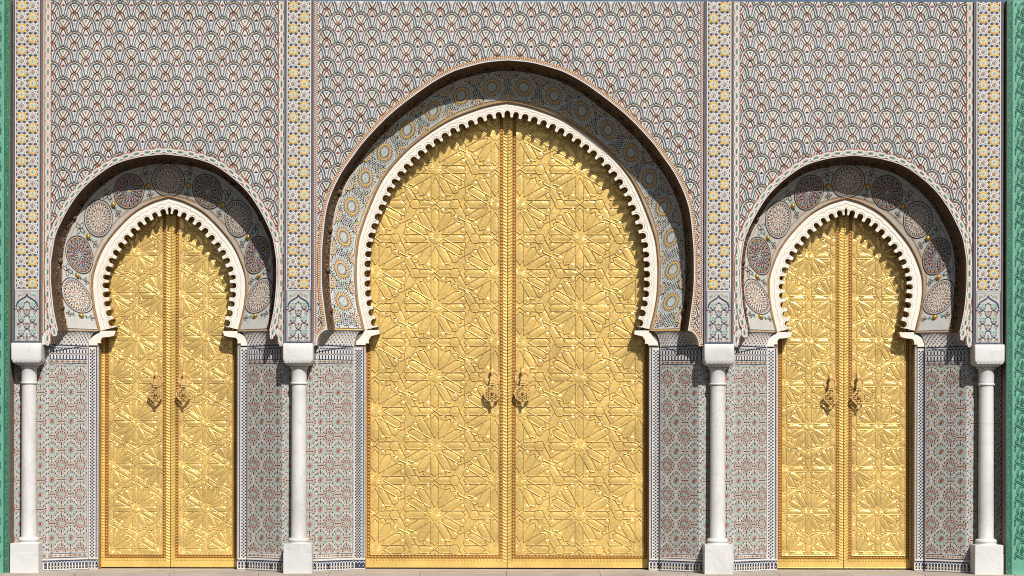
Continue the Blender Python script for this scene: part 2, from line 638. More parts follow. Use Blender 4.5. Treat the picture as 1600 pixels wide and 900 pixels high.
def ogee_panel(uc):
    """arabesque panel under the star tiles, v 455..534"""
    a = Art()
    a.quad(uc, 494.5, 37, 79, 'pale', 0.1)
    a.stroke([(uc - 17, 457), (uc + 17, 457), (uc + 17, 533), (uc - 17, 533)], 0.7, 'grey', 0.35, closed=True)
    # lattice of navy stems with palmettes
    yy = [478 + 10.6 * i for i in range(6)]
    for r, y in enumerate(yy):
        xs = (-8.8, 8.8) if r % 2 == 0 else (-17.0, 0, 17.0)
        colr = 'turq' if r % 2 == 0 else 'brown'
        for x in xs:
            if abs(x) > 16:
                x = 14.6 if x > 0 else -14.6
            c = uc + x
            a.poly([(c, y - 4.4), (c + 1.2, y - 1.6), (c, y + 0.6), (c - 1.2, y - 1.6)], colr, 0.35)
            for sx in (1, -1):
                if abs(x) > 14 and sx * x > 0:
                    continue
                a.stroke([(c, y - 4.2), (c + sx * 2.4, y - 2.6), (c + sx * 3.2, y - 0.4), (c + sx * 4.6, y - 0.4), (c + sx * 4.8, y + 1.6)], 0.8, colr, 0.4)
                a.stroke([(c + sx * 0.6, y + 1.2), (c + sx * 2.4, y + 2.2), (c + sx * 2.2, y + 5.0)], 0.9, 'blue', 0.4)
                a.quad(c + sx * 3.4, y + 3.4, 1.6, 1.3, 'grey', 0.35, sx * .6)
                a.quad(c + sx * 4.4, y - 3.2, 1.5, 1.2, 'navy', 0.35, sx * .6)
    for i in range(7):
        y = 473 + 10.6 * i
        for x in ((0,) if i % 2 == 0 else (-8.8, 8.8)):
            c = uc + x
            if y > 530:
                continue
            a.quad(c, y, 2.4, 2.4, 'navy', 0.5, pi / 4)
            for sx in (1, -1):
                for sy in (1, -1):
                    if abs(x + sx * 6) > 16 or y + sy * 4.6 > 532 or y + sy * 4 < 476:
                        continue
                    a.stroke([(c, y), (c + sx * 3.2, y + sy * 1.6), (c + sx * 4.4, y + sy * 4.8)], 1.0, 'navy' if (i + (sx > 0)) % 2 else 'blue', 0.45)
    a.quad(uc, 527, 1.4, 10, 'navy', 0.6)
    for sx in (1, -1):
        P = spline([(0, 460.5), (1.6, 464.5), (6, 467.5), (11, 470.5), (14.6, 474), (16.4, 480)], 3)
        a.stroke([(uc + sx * x, y) for x, y in P], 1.9, 'navy', 0.8)
        a.disc(uc + sx * 17.3, 482.5, 2.4, 'navy', 0.9, 10)
        a.disc(uc + sx * 17.3, 482.5, 1.3, 'white', 1.3, 8)
        for k in range(3):
            a.stroke([(uc + sx * (10 + 2 * k), 460 + k), (uc + sx * (11 + k), 463 + k), (uc + sx * (13.5), 462 + 3 * k)], 0.8, ('turq', 'grey', 'orange')[k], 0.5)
        a.disc(uc + sx * 9.8, 462.5, 1.5, 'turq', 0.6, 8)
        a.stroke([(uc + sx * 3, 459), (uc + sx * 6, 461), (uc + sx * 7, 464)], 0.8, 'orange', 0.5)
    return a


def lattice_dots(a, u0, u1, v0, v1, k='navy', st=5.1, r=1.75, h=0.2):
    n = max(1, round((u1 - u0) / st))
    du = (u1 - u0) / n
    j = 0
    v = v0 + st / 2
    while v < v1 - 1:
        for i in range(n):
            a.quad(u0 + du * (i + 0.5), v, r * 1.35, r * 1.35, k, h, pi / 4)
            if v + st / 2 < v1 - 1 and i < n - 1:
                a.quad(u0 + du * (i + 1), v + st / 2, r * 1.35, r * 1.35, 'black', h, pi / 4)
        v += st
        j += 1


def lozenge_band(a, p0, p1, v, hgt, n):
    """thin band of orange lozenges"""
    a.quad((p0 + p1) / 2, v, p1 - p0, hgt, 'white', 0.15)
    a.quad((p0 + p1) / 2, v - hgt / 2, p1 - p0, 0.9, 'navy', 0.4)
    a.quad((p0 + p1) / 2, v + hgt / 2, p1 - p0, 0.9, 'navy', 0.4)
    st = (p1 - p0) / n
    for i in range(n):
        c = p0 + st * (i + 0.5)
        a.poly([(c - st * .42, v), (c - st * .2, v - hgt * .3), (c + st * .2, v - hgt * .3), (c + st * .42, v), (c + st * .2, v + hgt * .3), (c - st * .2, v + hgt * .3)], 'grey', 0.35)
        a.poly([(c - st * .34, v), (c, v - hgt * .24), (c + st * .34, v), (c, v + hgt * .24)], 'orange', 0.6)
        a.quad(p0 + st * i, v, 0.8, hgt * .5, 'black', 0.5)
        a.quad(c, v, st * .14, hgt * .25, 'brown', 0.9)


def arcade_top(a, p0, p1, v0, v1):
    """two rows of little interlaced white arches on navy"""
    st = 5.3
    n = max(1, round((p1 - p0) / st))
    st = (p1 - p0) / n
    a.quad((p0 + p1) / 2, (v0 + v1) / 2, p1 - p0, v1 - v0, 'navy', 0.12)
    vm = (v0 + v1) / 2
    for i in range(n):
        c = p0 + st * (i + 0.5)
        for (ya, yb) in ((v0 + 0.6, vm), (vm, v1 - 0.2)):
            a.stroke([(c - st * .36, yb), (c - st * .36, ya + 2.6), (c, ya + 0.6), (c + st * .36, ya + 2.6), (c + st * .36, yb)], 1.5, 'white', 0.35)
            a.quad(c, yb - 0.8, 0.9, 1.6, 'blue', 0.4)
        a.quad(c + st / 2, vm, 2.2, 1.0, 'grey', 0.7)
    a.quad((p0 + p1) / 2, vm, p1 - p0, 0.6, 'tan', 0.75)


def arcade_low(a, p0, p1, v0, v1):
    st = 5.2
    n = max(1, round((p1 - p0) / st))
    st = (p1 - p0) / n
    a.quad((p0 + p1) / 2, (v0 + v1) / 2, p1 - p0, v1 - v0, 'navy', 0.12)
    for i in range(n):
        c = p0 + st * (i + 0.5)
        e = c - st / 2
        a.quad(e, (v0 + v1) / 2 + 1.5, 1.9, v1 - v0 - 3, 'white', 0.3)
        a.stroke([(e, v0 + 4.8), (c, v0 + 1.8), (e + st, v0 + 4.8)], 1.2, 'white', 0.5)
        a.quad(c, v1 - 5.5, 1.4, 1.8, 'straw', 0.4)
        a.quad(c, v1 - 2.6, 1.6, 2.4, 'black', 0.4)
    a.quad((p0 + p1) / 2, v1 - 0.9, p1 - p0, 1.8, 'white', 0.8)
    a.quad((p0 + p1) / 2, v0 - 1.6, p1 - p0, 2.6, 'white', 0.8)


for pi_, (uc, lab) in enumerate(PIL):
    root = thing('tiled_pilaster', lab, 'pilaster', W(uc, G, FL))
    mb = MB()
    mb.fbox(uc - 23, uc + 23, TOP, 537, -5, 45, 'mortar')
    body = mb.obj('pilaster_body', root, W(uc, 537, -5))
    f = lambda x, y, h: W(x, y, -5 - h)
    a = Art()
    a.quad(uc, (TOP + 537) / 2, 45.4, 537 - TOP - .6, 'blue', 0.12)
    for sx in (1, -1):
        a.quad(uc + sx * 18.3, (TOP + 453.5) / 2, 1.5, 453.5 - TOP, 'white', 0.5)
        a.quad(uc + sx * 22.2, (TOP + 537) / 2, 1.0, 537 - TOP - 1, 'mortar', 0.5)
    a.quad(uc, 453.6, 38, 1.6, 'white', 0.55)
    stuff(a.to(MB(), f).obj('edge_strip', root, W(uc, 400, -5)))
    ogee_panel(uc).to(MB(), lambda x, y, h: W(x, y, -5.3 - h)).obj('arabesque_panel', root, W(uc, 494, -5.3))
    st = 17.3
    nrow = 26
    for r in range(nrow):
        v = 452.6 - st * (r + 0.5)
        for c in (0, 1):
            k = 'y' if (r + c) % 2 else 'w'
            if pi_ in (3,):
                k = 'y' if (r + c) % 2 == 0 else 'w'
            if pi_ == 2:
                k = 'y' if (r + c) % 2 == 0 else 'w'
            o = put('star_tile', STAR[k], root, W(uc - 8.6 + 17.2 * c, v, -5.3), (0, 0, random.choice((0, 0, 0.004, -0.004))))
    # niche wall behind the column
    mb = MB()
    mb.fbox(uc - FH, uc + FH, 537.2, G, FL, 60, 'pale')
    mb.obj('niche_wall', root, W(uc, G, FL))
    a = Art()
    for r in range(15):
        for c in (-1, 0, 1):
            x = 31.5 * c + (15.75 if r % 2 else 0)
            a.add(ROS[r % 2], uc + x, 568 + 23 * r, keep=lambda x, y, uc=uc: abs(x - uc) < FH - 1 and 567 < y < 865)
    arcade_top(a, uc - FH + .5, uc + FH - .5, 543, 561)
    lozenge_band(a, uc - FH + .5, uc + FH - .5, 564.5, 5.5, 6)
    lozenge_band(a, uc - FH + .5, uc + FH - .5, 871, 6, 6)
    arcade_low(a, uc - FH + .5, uc + FH - .5, 878.5, 893.5)
    stuff(a.to(MB(), lambda x, y, h: W(x, y, FL - h)).obj('niche_mosaic', root, W(uc, G, FL)))

# ---------------------------------------------------------------- marble columns
COLC = 7.0      # depth of the column axis


def rsq(hw, cr, n=5):
    pts = []
    for q in range(4):
        cx, cy = ((1, 1), (-1, 1), (-1, -1), (1, -1))[q]
        for i in range(n):
            t = pi / 2 * q + pi / 2 * i / (n - 1)
            pts.append((cx * (hw - cr) + cr * cos(t), cy * (hw - cr) + cr * sin(t)))
    return pts


COLL = ['leftmost marble column standing before the left green wall',
        'marble column between the left gateway and the central gateway',
        'marble column between the central gateway and the right gateway',
        'rightmost marble column standing before the right green wall']
for ci, (uc, _) in enumerate(PIL):
    uc0 = uc + (0.8 if ci == 0 else 0)
    root = thing('marble_column', COLL[ci], 'column', W(uc0, G, COLC), 'marble columns along the facade')
    # capital: squared block that rounds in to the neck, with a row of carved leaves
    mb = MB()
    rows = []
    for v, hw, cr in ((537.6, 22.8, 1.5), (538.6, 23.3, 1.8), (549, 23.4, 2), (561.5, 23.4, 2.2), (564.5, 23.2, 3), (567.5, 22.2, 4.5), (570, 20.0, 7), (571.8, 17.0, 9), (573.0, 14.0, 12.5)):
        rows.append([W(uc0 + x, v, COLC + y * (1.0 if y < 0 else 0.52)) for x, y in rsq(hw, cr)])
    mb.grid(rows, 'marble', True)
    mb.poly(rows[0], 'marble')
    cap = mb.obj('capital', root, W(uc0, 573, COLC), True)
    mb = MB()
    for k in range(7):
        x = -18 + 6 * k
        P = [(x - 2.4, 568), (x - 2.2, 565), (x, 561.8), (x + 2.2, 565), (x + 2.4, 568)]
        dep = lambda v: COLC - 23.4 + (0.0 if v < 563 else (v - 563) ** 2 * 0.05)
        mb.poly([W(uc0 + px, pv, dep(pv) - (0.9 if j == 2 else 0.5)) for j, (px, pv) in enumerate(P)], 'marble')
        for j in range(4):
            (xa, va), (xb, vb) = P[j], P[j + 1]
            mb.poly([W(uc0 + xa, va, dep(va) - 0.5), W(uc0 + xb, vb, dep(vb) - 0.5), W(uc0 + xb, vb, dep(vb) + 1.5), W(uc0 + xa, va, dep(va) + 1.5)], 'marble')
    mb.obj('carved_leaves', cap, W(uc0, 566, COLC - 23))

    def lathe(prof, name, n=32):
        mb = MB()
        mb.grid([[W(uc0 + r * cos(2 * pi * i / n), v, COLC + r * sin(2 * pi * i / n)) for i in range(n)] for v, r in prof], 'marble', True)
        return mb.obj(name, root, W(uc0, prof[-1][0], COLC), True)
    lathe([(572.6, 13.6), (573.5, 14.6), (575, 14.6), (576, 13.0), (577.5, 12.2), (592, 12.0), (597.8, 12.0)], 'neck')
    lathe([(597.6, 12.2), (598.2, 12.9), (599.5, 13.4), (600.8, 12.9), (601.5, 12.0)], 'neck_ring')
    lathe([(601.2, 11.3), (650, 11.5), (720, 11.7), (800, 11.9), (838, 11.9), (841, 12.8)], 'shaft')
    lathe([(840.8, 13.4), (841.6, 15.2), (843.5, 16.8), (845.5, 16.9), (847, 15.8), (847.6, 15.2), (848.4, 17.6), (850, 17.8)], 'torus_base')

    def block(v0, v1, hw, name):
        mb = MB()
        rows = []
        for v, e in ((v0, -.5), (v0 + .5, 0), (v1 - .3, 0), (v1, -.3)):
            rows.append([W(uc0 + x, v, COLC + y) for x, y in rsq(hw + e, 0.5, 2)])
        mb.grid(rows, 'marble', True)
        mb.poly(rows[0], 'marble')
        return mb.obj(name, root, W(uc0, v1, COLC))
    bo = -2.4 if ci == 0 else 0
    uc0 += bo
    block(849.6, 863.2, 22.0, 'base_block')
    block(863.2, 896.2, 22.2, 'plinth')

# ---------------------------------------------------------------- green carved walls at both ends


def green_wall(u_in, sx, label):
    """u_in: edge next to the pilaster; sx: direction away from the gates"""
    root = thing('carved_green_wall', label, 'wall', W(u_in + sx * 60, G, -14))
    mb = MB()
    ua, ub = sorted((u_in, u_in + sx * 170))
    mb.fbox(ua, ub, TOP - 40 if False else TOP, G + .5, -14, 60, 'greenlight')
    # inner cheek, grey-brown mosaic
    e = u_in - sx * 0.15
    mb.poly([W(e, TOP + .2, -13.8), W(e, TOP + .2, 59), W(e, G, 59), W(e, G, -13.8)], 'mortar')
    mb.obj('wall_body', root, W(u_in + sx * 60, G, -14))
    f = lambda x, y, h: W(u_in + sx * x, y, -14 - h)
    a = Art()
    mid = (TOP + G) / 2
    H = G - TOP - 1
    a.quad(4.0, mid, 7.6, H, 'greenedge', 0.15)
    a.quad(7.6, mid, 2.0, H, 'greendark', 0.5)
    a.quad(10.2, mid, 1.6, H, 'greenlight', 0.5)
    v = TOP + 2
    while v < G - 3:
        a.quad(2.0 + random.random() * 4, v, 1.0, 1.0, random.choice(('greendark', 'turq', 'greendark', 'mortar')), 0.5)
        v += 1.1
    stuff(a.to(MB(), f).obj('mosaic_edge', root, W(u_in, mid, -14)))
    # carved palmette tiles, each its own piece
    t = Art()
    for s2 in (1, -1):
        for wd, k, e in ((1.5, 'greendark', 0.0), (1.3, 'greendark', 3.4)):
            P = spline([(0, -19 + e), (s2 * (5 - e * .3), -17 + e), (s2 * (10 - e * .6), -10 + e), (s2 * (12 - e), -2 + e * .5), (s2 * (9.5 - e * .6), 3), (s2 * (14.5 - e), 6), (s2 * (14 - e), 12), (s2 * (8 - e * .5), 17 - e), (0, 20 - e)], 2)
            t.stroke(P, wd, k, 0.8)
        t.poly([(s2 * 1.0, -2), (s2 * 4.6, -1.0), (s2 * 3.0, 2.2), (s2 * 5.0, 4.0), (s2 * 1.0, 7)], 'greendark', 0.9)
        t.stroke([(0, 12), (s2 * 4, 10), (s2 * 6, 6), (s2 * 5, 8)], 1.2, 'greendark', 0.7)
        t.poly([(s2 * 14, -17), (s2 * 16.5, -19), (s2 * 17.4, -13), (s2 * 15.4, -9)], 'greendark', 0.8)
        t.poly([(s2 * 12.6, 18), (s2 * 16.5, 13.5), (s2 * 17.4, 19), (s2 * 14.6, 22)], 'greendark', 0.8)
    t.poly([(0, -9), (2.2, -4), (1.6, 8), (0, 10), (-1.6, 8), (-2.2, -4)], 'greendark', 1.0)
    t.disc(0, -13.5, 1.3, 'greendark', 0.8, 8)
    mb = MB()
    for pts, k, h in t.p:                 # give the carving real thickness
        n = len(pts)
        pts = [(x * .72, y * .72) for x, y in pts]
        mb.poly([(x * S, -h * S * .8, -y * S) for x, y in pts], k)
        for i in range(n):
            (xa, ya), (xb, yb) = pts[i], pts[(i + 1) % n]
            if n > 4:
                mb.poly([(xa * S, -h * S * .8, -ya * S), (xb * S, -h * S * .8, -yb * S), (xb * S, 0, -yb * S), (xa * S, 0, -ya * S)], k)
    me = mb.mesh('palmette_tile')
    r = 0
    v = 18.5 - 28.9
    while v < G + 10:
        v += 28.9
        for c in range(6):
            if v - 15 < TOP or v + 16 > G:
                continue
            put('palmette_tile', me, root, W(u_in + sx * (25.0 + 26 * c), v, -14.2))
    return root


green_wall(17.5, -1, 'green carved plaster wall at the left end of the facade')
green_wall(1569.0, 1, 'green carved plaster wall at the right end of the facade')

# ---------------------------------------------------------------- gateways


def wht(px, py, uc_px, d=DW):
    k = (CD + d) / CD
    return (px * k, CV + (py - CV) * k)


SMALL_O = [(165, 518), (172, 484), (175.6, 447), (176, 420), (174.5, 398), (165.5, 360), (133, 304), (87, 264), (45, 248.2), (0, 242.2)]
SMALL_W = [wht(x, y, 0) for x, y in [(107, 518), (116, 480), (119, 447), (115, 420), (97, 381), (60, 339), (28, 319), (0, 310.0)]]
BIG_O = [(281.5, 516), (286, 485), (290, 449), (290.5, 410), (289, 375), (282, 322), (263, 276), (240, 242), (222, 218.5), (182, 177.5), (128, 136), (90, 114), (62, 104.5), (33, 97.5), (0, 94.5)]
BIG_W = [wht(x, y, 0) for x, y in [(222, 516), (229.5, 485), (233.5, 460), (235, 430), (234, 400), (230.5, 373), (222.5, 347), (213, 322), (196, 285), (172, 253), (139, 221.5), (92, 190), (50, 172.5), (24, 165), (0, 161.0)]]


GATES = [
    dict(key='small', uc=253.5, ua=255.5, u0=68.0, u1=441.5 + 2.0, sl=70.0, sr=439.5, jin=(142.5, 364.0), jout=(127.0, 380.0), O=SMALL_O, Wc=SMALL_W, dv=0.0,
         side='left', label='small tiled horseshoe gateway left of the tall central gateway'),
    dict(key='big', uc=793.5, ua=793.0, u0=489.5, u1=1099.0, sl=493.5, sr=1095.0, jin=(567.5, 1019.5), jout=(549.5, 1036.0), O=BIG_O, Wc=BIG_W, dv=0.0,
         side='central', label='tall central horseshoe gateway, largest of the three'),
    dict(key='small', uc=1333.0, ua=1333.5, u0=1145.0, u1=1519.5, sl=1149.0, sr=1515.5, jin=(1223.5, 1442.0), jout=(1206.5, 1457.0), O=SMALL_O, Wc=SMALL_W, dv=2.5,
         side='right', label='small tiled horseshoe gateway right of the tall central gateway'),
]


def clamp_rect_keep(u0, u1, v0, v1):
    return lambda x, y: u0 < x < u1 and v0 < y < v1


def inside_open(O, x, y, pad):
    """inside the horseshoe opening grown by pad"""
    if y > 517:
        # flared cusps
        e = 1 - cos(min(1.0, (y - 517) / 22.0) * pi / 2)
        dx0 = abs(O.p[0][0] - O.uc) + 17 * math.sin(min(1.0, (y - 517) / 22.0) * pi / 2) * 0.9
        return abs(x - O.uc) < dx0 + pad
    n = O.N
    # polygon test on grown outline
    return point_in(O.grown[pad], x, y)


def point_in(poly, x, y):
    r = False
    j = len(poly) - 1
    for i in range(len(poly)):
        xi, yi = poly[i]
        xj, yj = poly[j]
        if (yi > y) != (yj > y) and x < (xj - xi) * (y - yi) / (yj - yi) + xi:
            r = not r
        j = i
    return r


def medallion(a, kind, R):
    """round mosaic drawn in band coordinates"""
    a.plate(0, 0, R, 'white' if kind == 0 else 'pale', 0.4, 36, 5)
    a.ring(0, 0, R * .95, R, 'black', 0.75, 36)
    a.ring(0, 0, R * .885, R * .905, 'grey', 0.75, 36)
    if kind == 0:
        for r, n, k, w, h, o in ((.10, 8, 'grey', .05, .04, 0), (.2, 8, 'orange', .075, .075, 0), (.31, 16, 'grey', .05, .04, 0), (.36, 8, 'tan', .09, .09, .5), (.27, 8, 'black', .05, .03, .5),
                                 (.47, 16, 'red', .11, .055, .25), (.44, 8, 'turq', .06, .06, 0), (.56, 16, 'black', .05, .05, 0), (.58, 8, 'tan', .09, .09, 0), (.6, 16, 'grey', .07, .04, .5), (.66, 8, 'turq', .08, .08, .5),
                                 (.68, 16, 'orange', .09, .06, 0), (.74, 16, 'black', .07, .08, .5), (.8, 16, 'navy', .08, .08, 0), (.82, 16, 'orange', .08, .08, .5), (.5, 16, 'grey', .05, .07, .5), (.63, 16, 'brown', .08, .05, 0), (.85, 32, 'grey', .04, .05, .5)):
            for i in range(n):
                t = 2 * pi * (i + o) / n
                a.quad(r * R * cos(t), r * R * sin(t), w * R * 1.1, h * R * 1.1, k, 0.75, t + (0.5 if k == 'red' and i % 2 else (-0.5 if k == 'red' else 0)))
    else:
        a.disc(0, 0, .07 * R, 'yellow', 0.8, 8)
        for r, n, k, w, h, o in ((.16, 8, 'navy', .12, .05, 0), (.25, 8, 'black', .07, .07, .5), (.3, 16, 'blue', .12, .045, .25), (.42, 16, 'brown', .16, .05, 0), (.4, 16, 'navy', .1, .045, .5),
                                 (.52, 16, 'red', .17, .055, .25), (.55, 16, 'navy', .09, .07, .5), (.62, 8, 'green', .07, .07, 0), (.63, 24, 'navy', .1, .06, .5), (.71, 24, 'grey', .1, .07, 0),
                                 (.74, 24, 'navy', .07, .07, .5), (.8, 16, 'orange', .12, .12, .5), (.8, 16, 'black', .09, .08, 0), (.86, 16, 'brown', .07, .1, 0), (.86, 32, 'navy', .04, .06, .5)):
            for i in range(n):
                t = 2 * pi * (i + o) / n
                a.quad(r * R * cos(t), r * R * sin(t), w * R, h * R, k, 0.75, t + (0.25 if k == 'red' and i % 2 else (-0.25 if k == 'red' else 0)))


def big_rosette(a):
    a.plate(0, 0, 9.7, 'white', 0.4, 28, 2)
    a.disc(0, 0, 1.0, 'turq', 0.6, 6)
    for i in range(6):
        t = pi / 3 * i
        a.quad(2.2 * cos(t), 2.2 * sin(t), 1.3, 1.0, 'turq', 0.6, t)
        a.quad(3.6 * cos(t + .5), 3.6 * sin(t + .5), 1.2, 0.9, 'turq', 0.6, t + .5)
    for i in range(26):
        t = 2 * pi * i / 26
        a.quad(6.8 * cos(t), 6.8 * sin(t), 3.0, 0.45, 'grey', 0.6, t)
        a.quad(8.3 * cos(t), 8.3 * sin(t), 1.9, 1.25, 'navy', 0.65, t)
    a.ring(0, 0, 9.7, 12.1, 'yellow', 0.7, 26)
    a.ring(0, 0, 4.4, 5.0, 'white', 0.65, 20)
    for i in range(24):
        t = 2 * pi * i / 24
        a.quad(13.2 * cos(t), 13.2 * sin(t), 1.8, 1.6, 'brown', 0.9, t)
        a.quad(15.4 * cos(t + .13), 15.4 * sin(t + .13), 1.5, 1.4, 'redbrown' if i % 2 else 'black', 0.65, t)
    for i in range(28):
        t = 2 * pi * i / 28
        a.quad(18.2 * cos(t), 18.2 * sin(t), 1.2, 2.0, 'turq' if i % 3 else 'green', 0.65, t)


def knot(a, cx, cy, k='black', sc=1.0, rot=0.0):
    for i in range(4):
        t = pi / 2 * i + rot
        x, y = cx + 3.0 * sc * cos(t), cy + 3.0 * sc * sin(t)
        P = []
        for j in range(10):
            q = 2 * pi * j / 10
            ex, ey = 3.2 * sc * cos(q), 1.7 * sc * sin(q)
            P.append((x + ex * cos(t) - ey * sin(t), y + ex * sin(t) + ey * cos(t)))
        a.stroke(P, 0.75, k, 0.5, closed=True)
    a.quad(cx, cy, 1.3, 1.3, 'tan', 0.8, rot + pi / 4)


def leafs(a, cx, cy, rot):
    for q, k in ((0, 'turq'), (1.0, 'turq'), (-1.0, 'turq'), (pi, 'black'), (2.2, 'turq')):
        t = rot + q
        a.poly([(cx, cy), (cx + 2.0 * cos(t + .45), cy + 2.0 * sin(t + .45)), (cx + 3.8 * cos(t), cy + 3.8 * sin(t)), (cx + 2.0 * cos(t - .45), cy + 2.0 * sin(t - .45))], k, 0.5)
    a.quad(cx, cy, 1.6, 1.6, 'black', 0.9, rot)


def dome(mb, f, cx, cy, r, hgt, k, n=8, rings=3, h0=0.0):
    rows = []
    for i in range(rings):
        t = pi / 2 * i / rings
        rows.append([f(cx + r * cos(t) * cos(2 * pi * j / n), cy + r * cos(t) * sin(2 * pi * j / n), h0 + hgt * sin(t)) for j in range(n)])
    mb.grid(rows, k, True)
    b = len(mb.v)
    mb.v.append(f(cx, cy, h0 + hgt))
    base = b - n
    for j in range(n):
        mb.f.append((base + j, base + (j + 1) % n, b))
        mb.m.append(mb.mi(k))


def build_gate(g):
    big = g['key'] == 'big'
    root = thing('tiled_gateway', g['label'], 'gateway', W(g['uc'], G, 0), 'tiled gateways of the facade')
    O = Curve(g['O'], g['ua'], 0.0)
    Wc = Curve(g['Wc'], g['uc'] + (1.5 if g['side'] == 'left' else (-1.5 if g['side'] == 'right' else -1.0)), DW)
    C = O.off(9.0 if not big else 9.5, 38.0)
    Bi = Wc.off(-3.4, 57.0)
    springL = O.p[0]
    u0, u1 = g['u0'], g['u1']
    O.grown = {}

    # --- front wall with the horseshoe opening (flared cusps at its feet)
    NF = 8
    fl = lambda w, sgn: (O.p[0][0] if sgn < 0 else O.p[-1][0]) + sgn * 17.0 * sin(w * pi / 2)
    fv = lambda w: O.p[0][1] + (540 - O.p[0][1]) * (1 - cos(w * pi / 2))
    cuspL = [(fl(i / NF, -1), fv(i / NF)) for i in range(NF, 0, -1)]
    cuspR = [(fl(i / NF, 1), fv(i / NF)) for i in range(1, NF + 1)]
    outline = cuspL + O.p + cuspR
    b0, b1 = g['pl'], g['pr']
    mb = MB()
    # strips from the opening up / out to the frame: star-shaped fan split in vertical slices
    frame = [(b0, 540), (b0, TOP), (b1, TOP), (b1, 540)]
    mb.poly([W(x, y, 0) for x, y in frame + outline[::-1]], 'cream')
    # top and a little of the thickness
    mb.poly([W(b0, TOP, 0), W(b1, TOP, 0), W(b1, TOP, 60), W(b0, TOP, 60)], 'mortar')
    wall = mb.obj('tile_wall', root, W(g['ua'], 300, 0))

    # --- wave mosaic on it
    pad = 9.0 if not big else 6.5
    grown = O.off(-pad)
    gp = [(grown.p[0][0] - 17, 541)] + grown.p + [(grown.p[-1][0] + 17, 541)]
    in_open = lambda x, y: point_in(gp, x, y) or (y > 515 and abs(x - O.uc) < abs(O.p[0][0] - O.uc) + pad + 17 * sin(min(1, max(0, (y - 516) / 23)) * pi / 2))
    mL, mR = b0 + (12.0 if not big else 7.0), b1 - (12.0 if not big else 7.0)
    if not big:
        mL, mR = g['chl'] + 5.0, g['chr'] - 5.0
    rest = Art()
    ox = g['uc'] + g.get('wox', 0)
    wave = Art()
    r = 0
    cells = []
    for r in range(-2, 24):
        v = r * 23.7 + g.get('woy', 0)
        for c in range(-11, 12):
            x = ox + c * 35.5 + (17.75 if r % 2 else 0)
            if x < mL - 19 or x > mR + 19 or v > 545:
                continue
            xs = (x - 18.5, x, x + 18.5)
            ys = (v - 1, v + 18, v + 38)
            ok = [mL < xx < mR and TOP + .5 < yy < 537 and not in_open(xx, yy) for xx in xs for yy in ys]
            if all(ok):
                cells.append((x, v, r % 2))
            else:
                rest.add(WAVE[r % 2], x, v, keep=lambda X, Y: mL < X < mR and TOP + .6 < Y < 538 and not in_open(X, Y))
    for x, v, k in cells:
        put('wave_tile', WAVEM[k], wall, W(x, v, -0.2))
    stuff(rest.to(MB(), lambda x, y, h: W(x, y, -0.2 - h)).obj('wave_tile_edge', wall, W(g['ua'], 300, 0)))

    # --- borders
    f0 = lambda x, y, h: W(x, y, -0.3 - h)
    a = Art()
    full = outline
    if not big:
        for (ub, sgn) in ((g['chl'], -1), (g['chr'], 1)):
            a.quad(ub, (TOP + 538) / 2, 9.4, 538 - TOP - .6, 'white', 0.6)
            for e in (-4.9, 4.9):
                a.quad(ub + e, (TOP + 538) / 2, 1.3, 538 - TOP - .6, 'redbrown', 0.7)
        for (uu, k) in ((b0, 1), (b1, -1)):
            a.quad(uu + k * 0.9, (TOP + 538) / 2, 1.6, 538 - TOP - .6, 'tan', 0.75)
        a.stroke(full, 9.6, 'white', 1.1, off=-5.6)
        a.stroke(full, 1.2, 'redbrown', 1.45, off=-10.4)
        a.stroke(full, 0.9, 'redbrown', 1.45, off=-1.9)
        a.stroke(full, 1.4, 'white', 1.5, off=-0.8)
        bd = stuff(a.to(MB(), f0).obj('border_ground', wall, W(g['ua'], 300, 0)))
        for ub in (g['chl'], g['chr']):
            v = TOP + 9
            while v < 530:
                put('chain_tile', CHAINM, wall, W(ub, v, -1.2))
                v += CHP
        oc = O.off(-5.9)
        nn = int(round(oc.len / CHP))
        for i in range(nn + 1):
            t = i / nn
            p, n_ = oc.at(t), oc.nrm(t)
            if abs(p[0] - g['chl']) < 5.5 or abs(p[0] - g['chr']) < 5.5:
                continue
            # local y runs along the curve
            ang = atan2(n_[1], n_[0]) - pi
            put('chain_tile', CHAINM, wall, W(p[0], p[1], -1.9), (0, ang, 0))
    else:
        for (uu, k) in ((b0, 1), (b1, -1)):
            a.quad(uu + k * 3.2, (TOP + 538) / 2, 5.6, 538 - TOP - .6, 'redbrown', 0.5)
            v = TOP + 1.5
            while v < 536:
                a.disc(uu + k * 1.9, v, 1.15, 'white', 0.95, 6)
                a.quad(uu + k * 4.6, v + 1.3, 1.7, 1.7, 'white', 0.9)
                v += 2.9
        a.stroke(full, 6.6, 'redbrown', 0.7, off=-3.4)
        a.stroke(full, 1.5, 'white', 1.05, off=-0.8)
        dense = Curve(None, g['ua'], 0, ready=full)
        t = 0.0
        pts, L = resample(full, int(sum(hypot(q[0] - p[0], q[1] - p[1]) for p, q in zip(full, full[1:])) / 2.9))
        cc = Curve(None, g['ua'], 0, ready=pts)
        for i in range(cc.N):
            t = i / (cc.N - 1)
            p, n_ = cc.at(t), cc.nrm(t)
            for e, k in ((2.9, 'white'), (5.4, 'straw')):
                a.quad(p[0] - n_[0] * e, p[1] - n_[1] * e, 1.75, 1.75, k, 1.15, i)
        stuff(a.to(MB(), f0).obj('bead_border', wall, W(g['ua'], 300, 0)))

    # --- cove of dark carved stucco
    mb = MB()
    rows = []
    prof = [(0, 0), (0.6, 9), (1.2, 17), (2.4, 24), (4.0, 30), (5.8, 34.5), (7.6, 37), (1000, 38)]
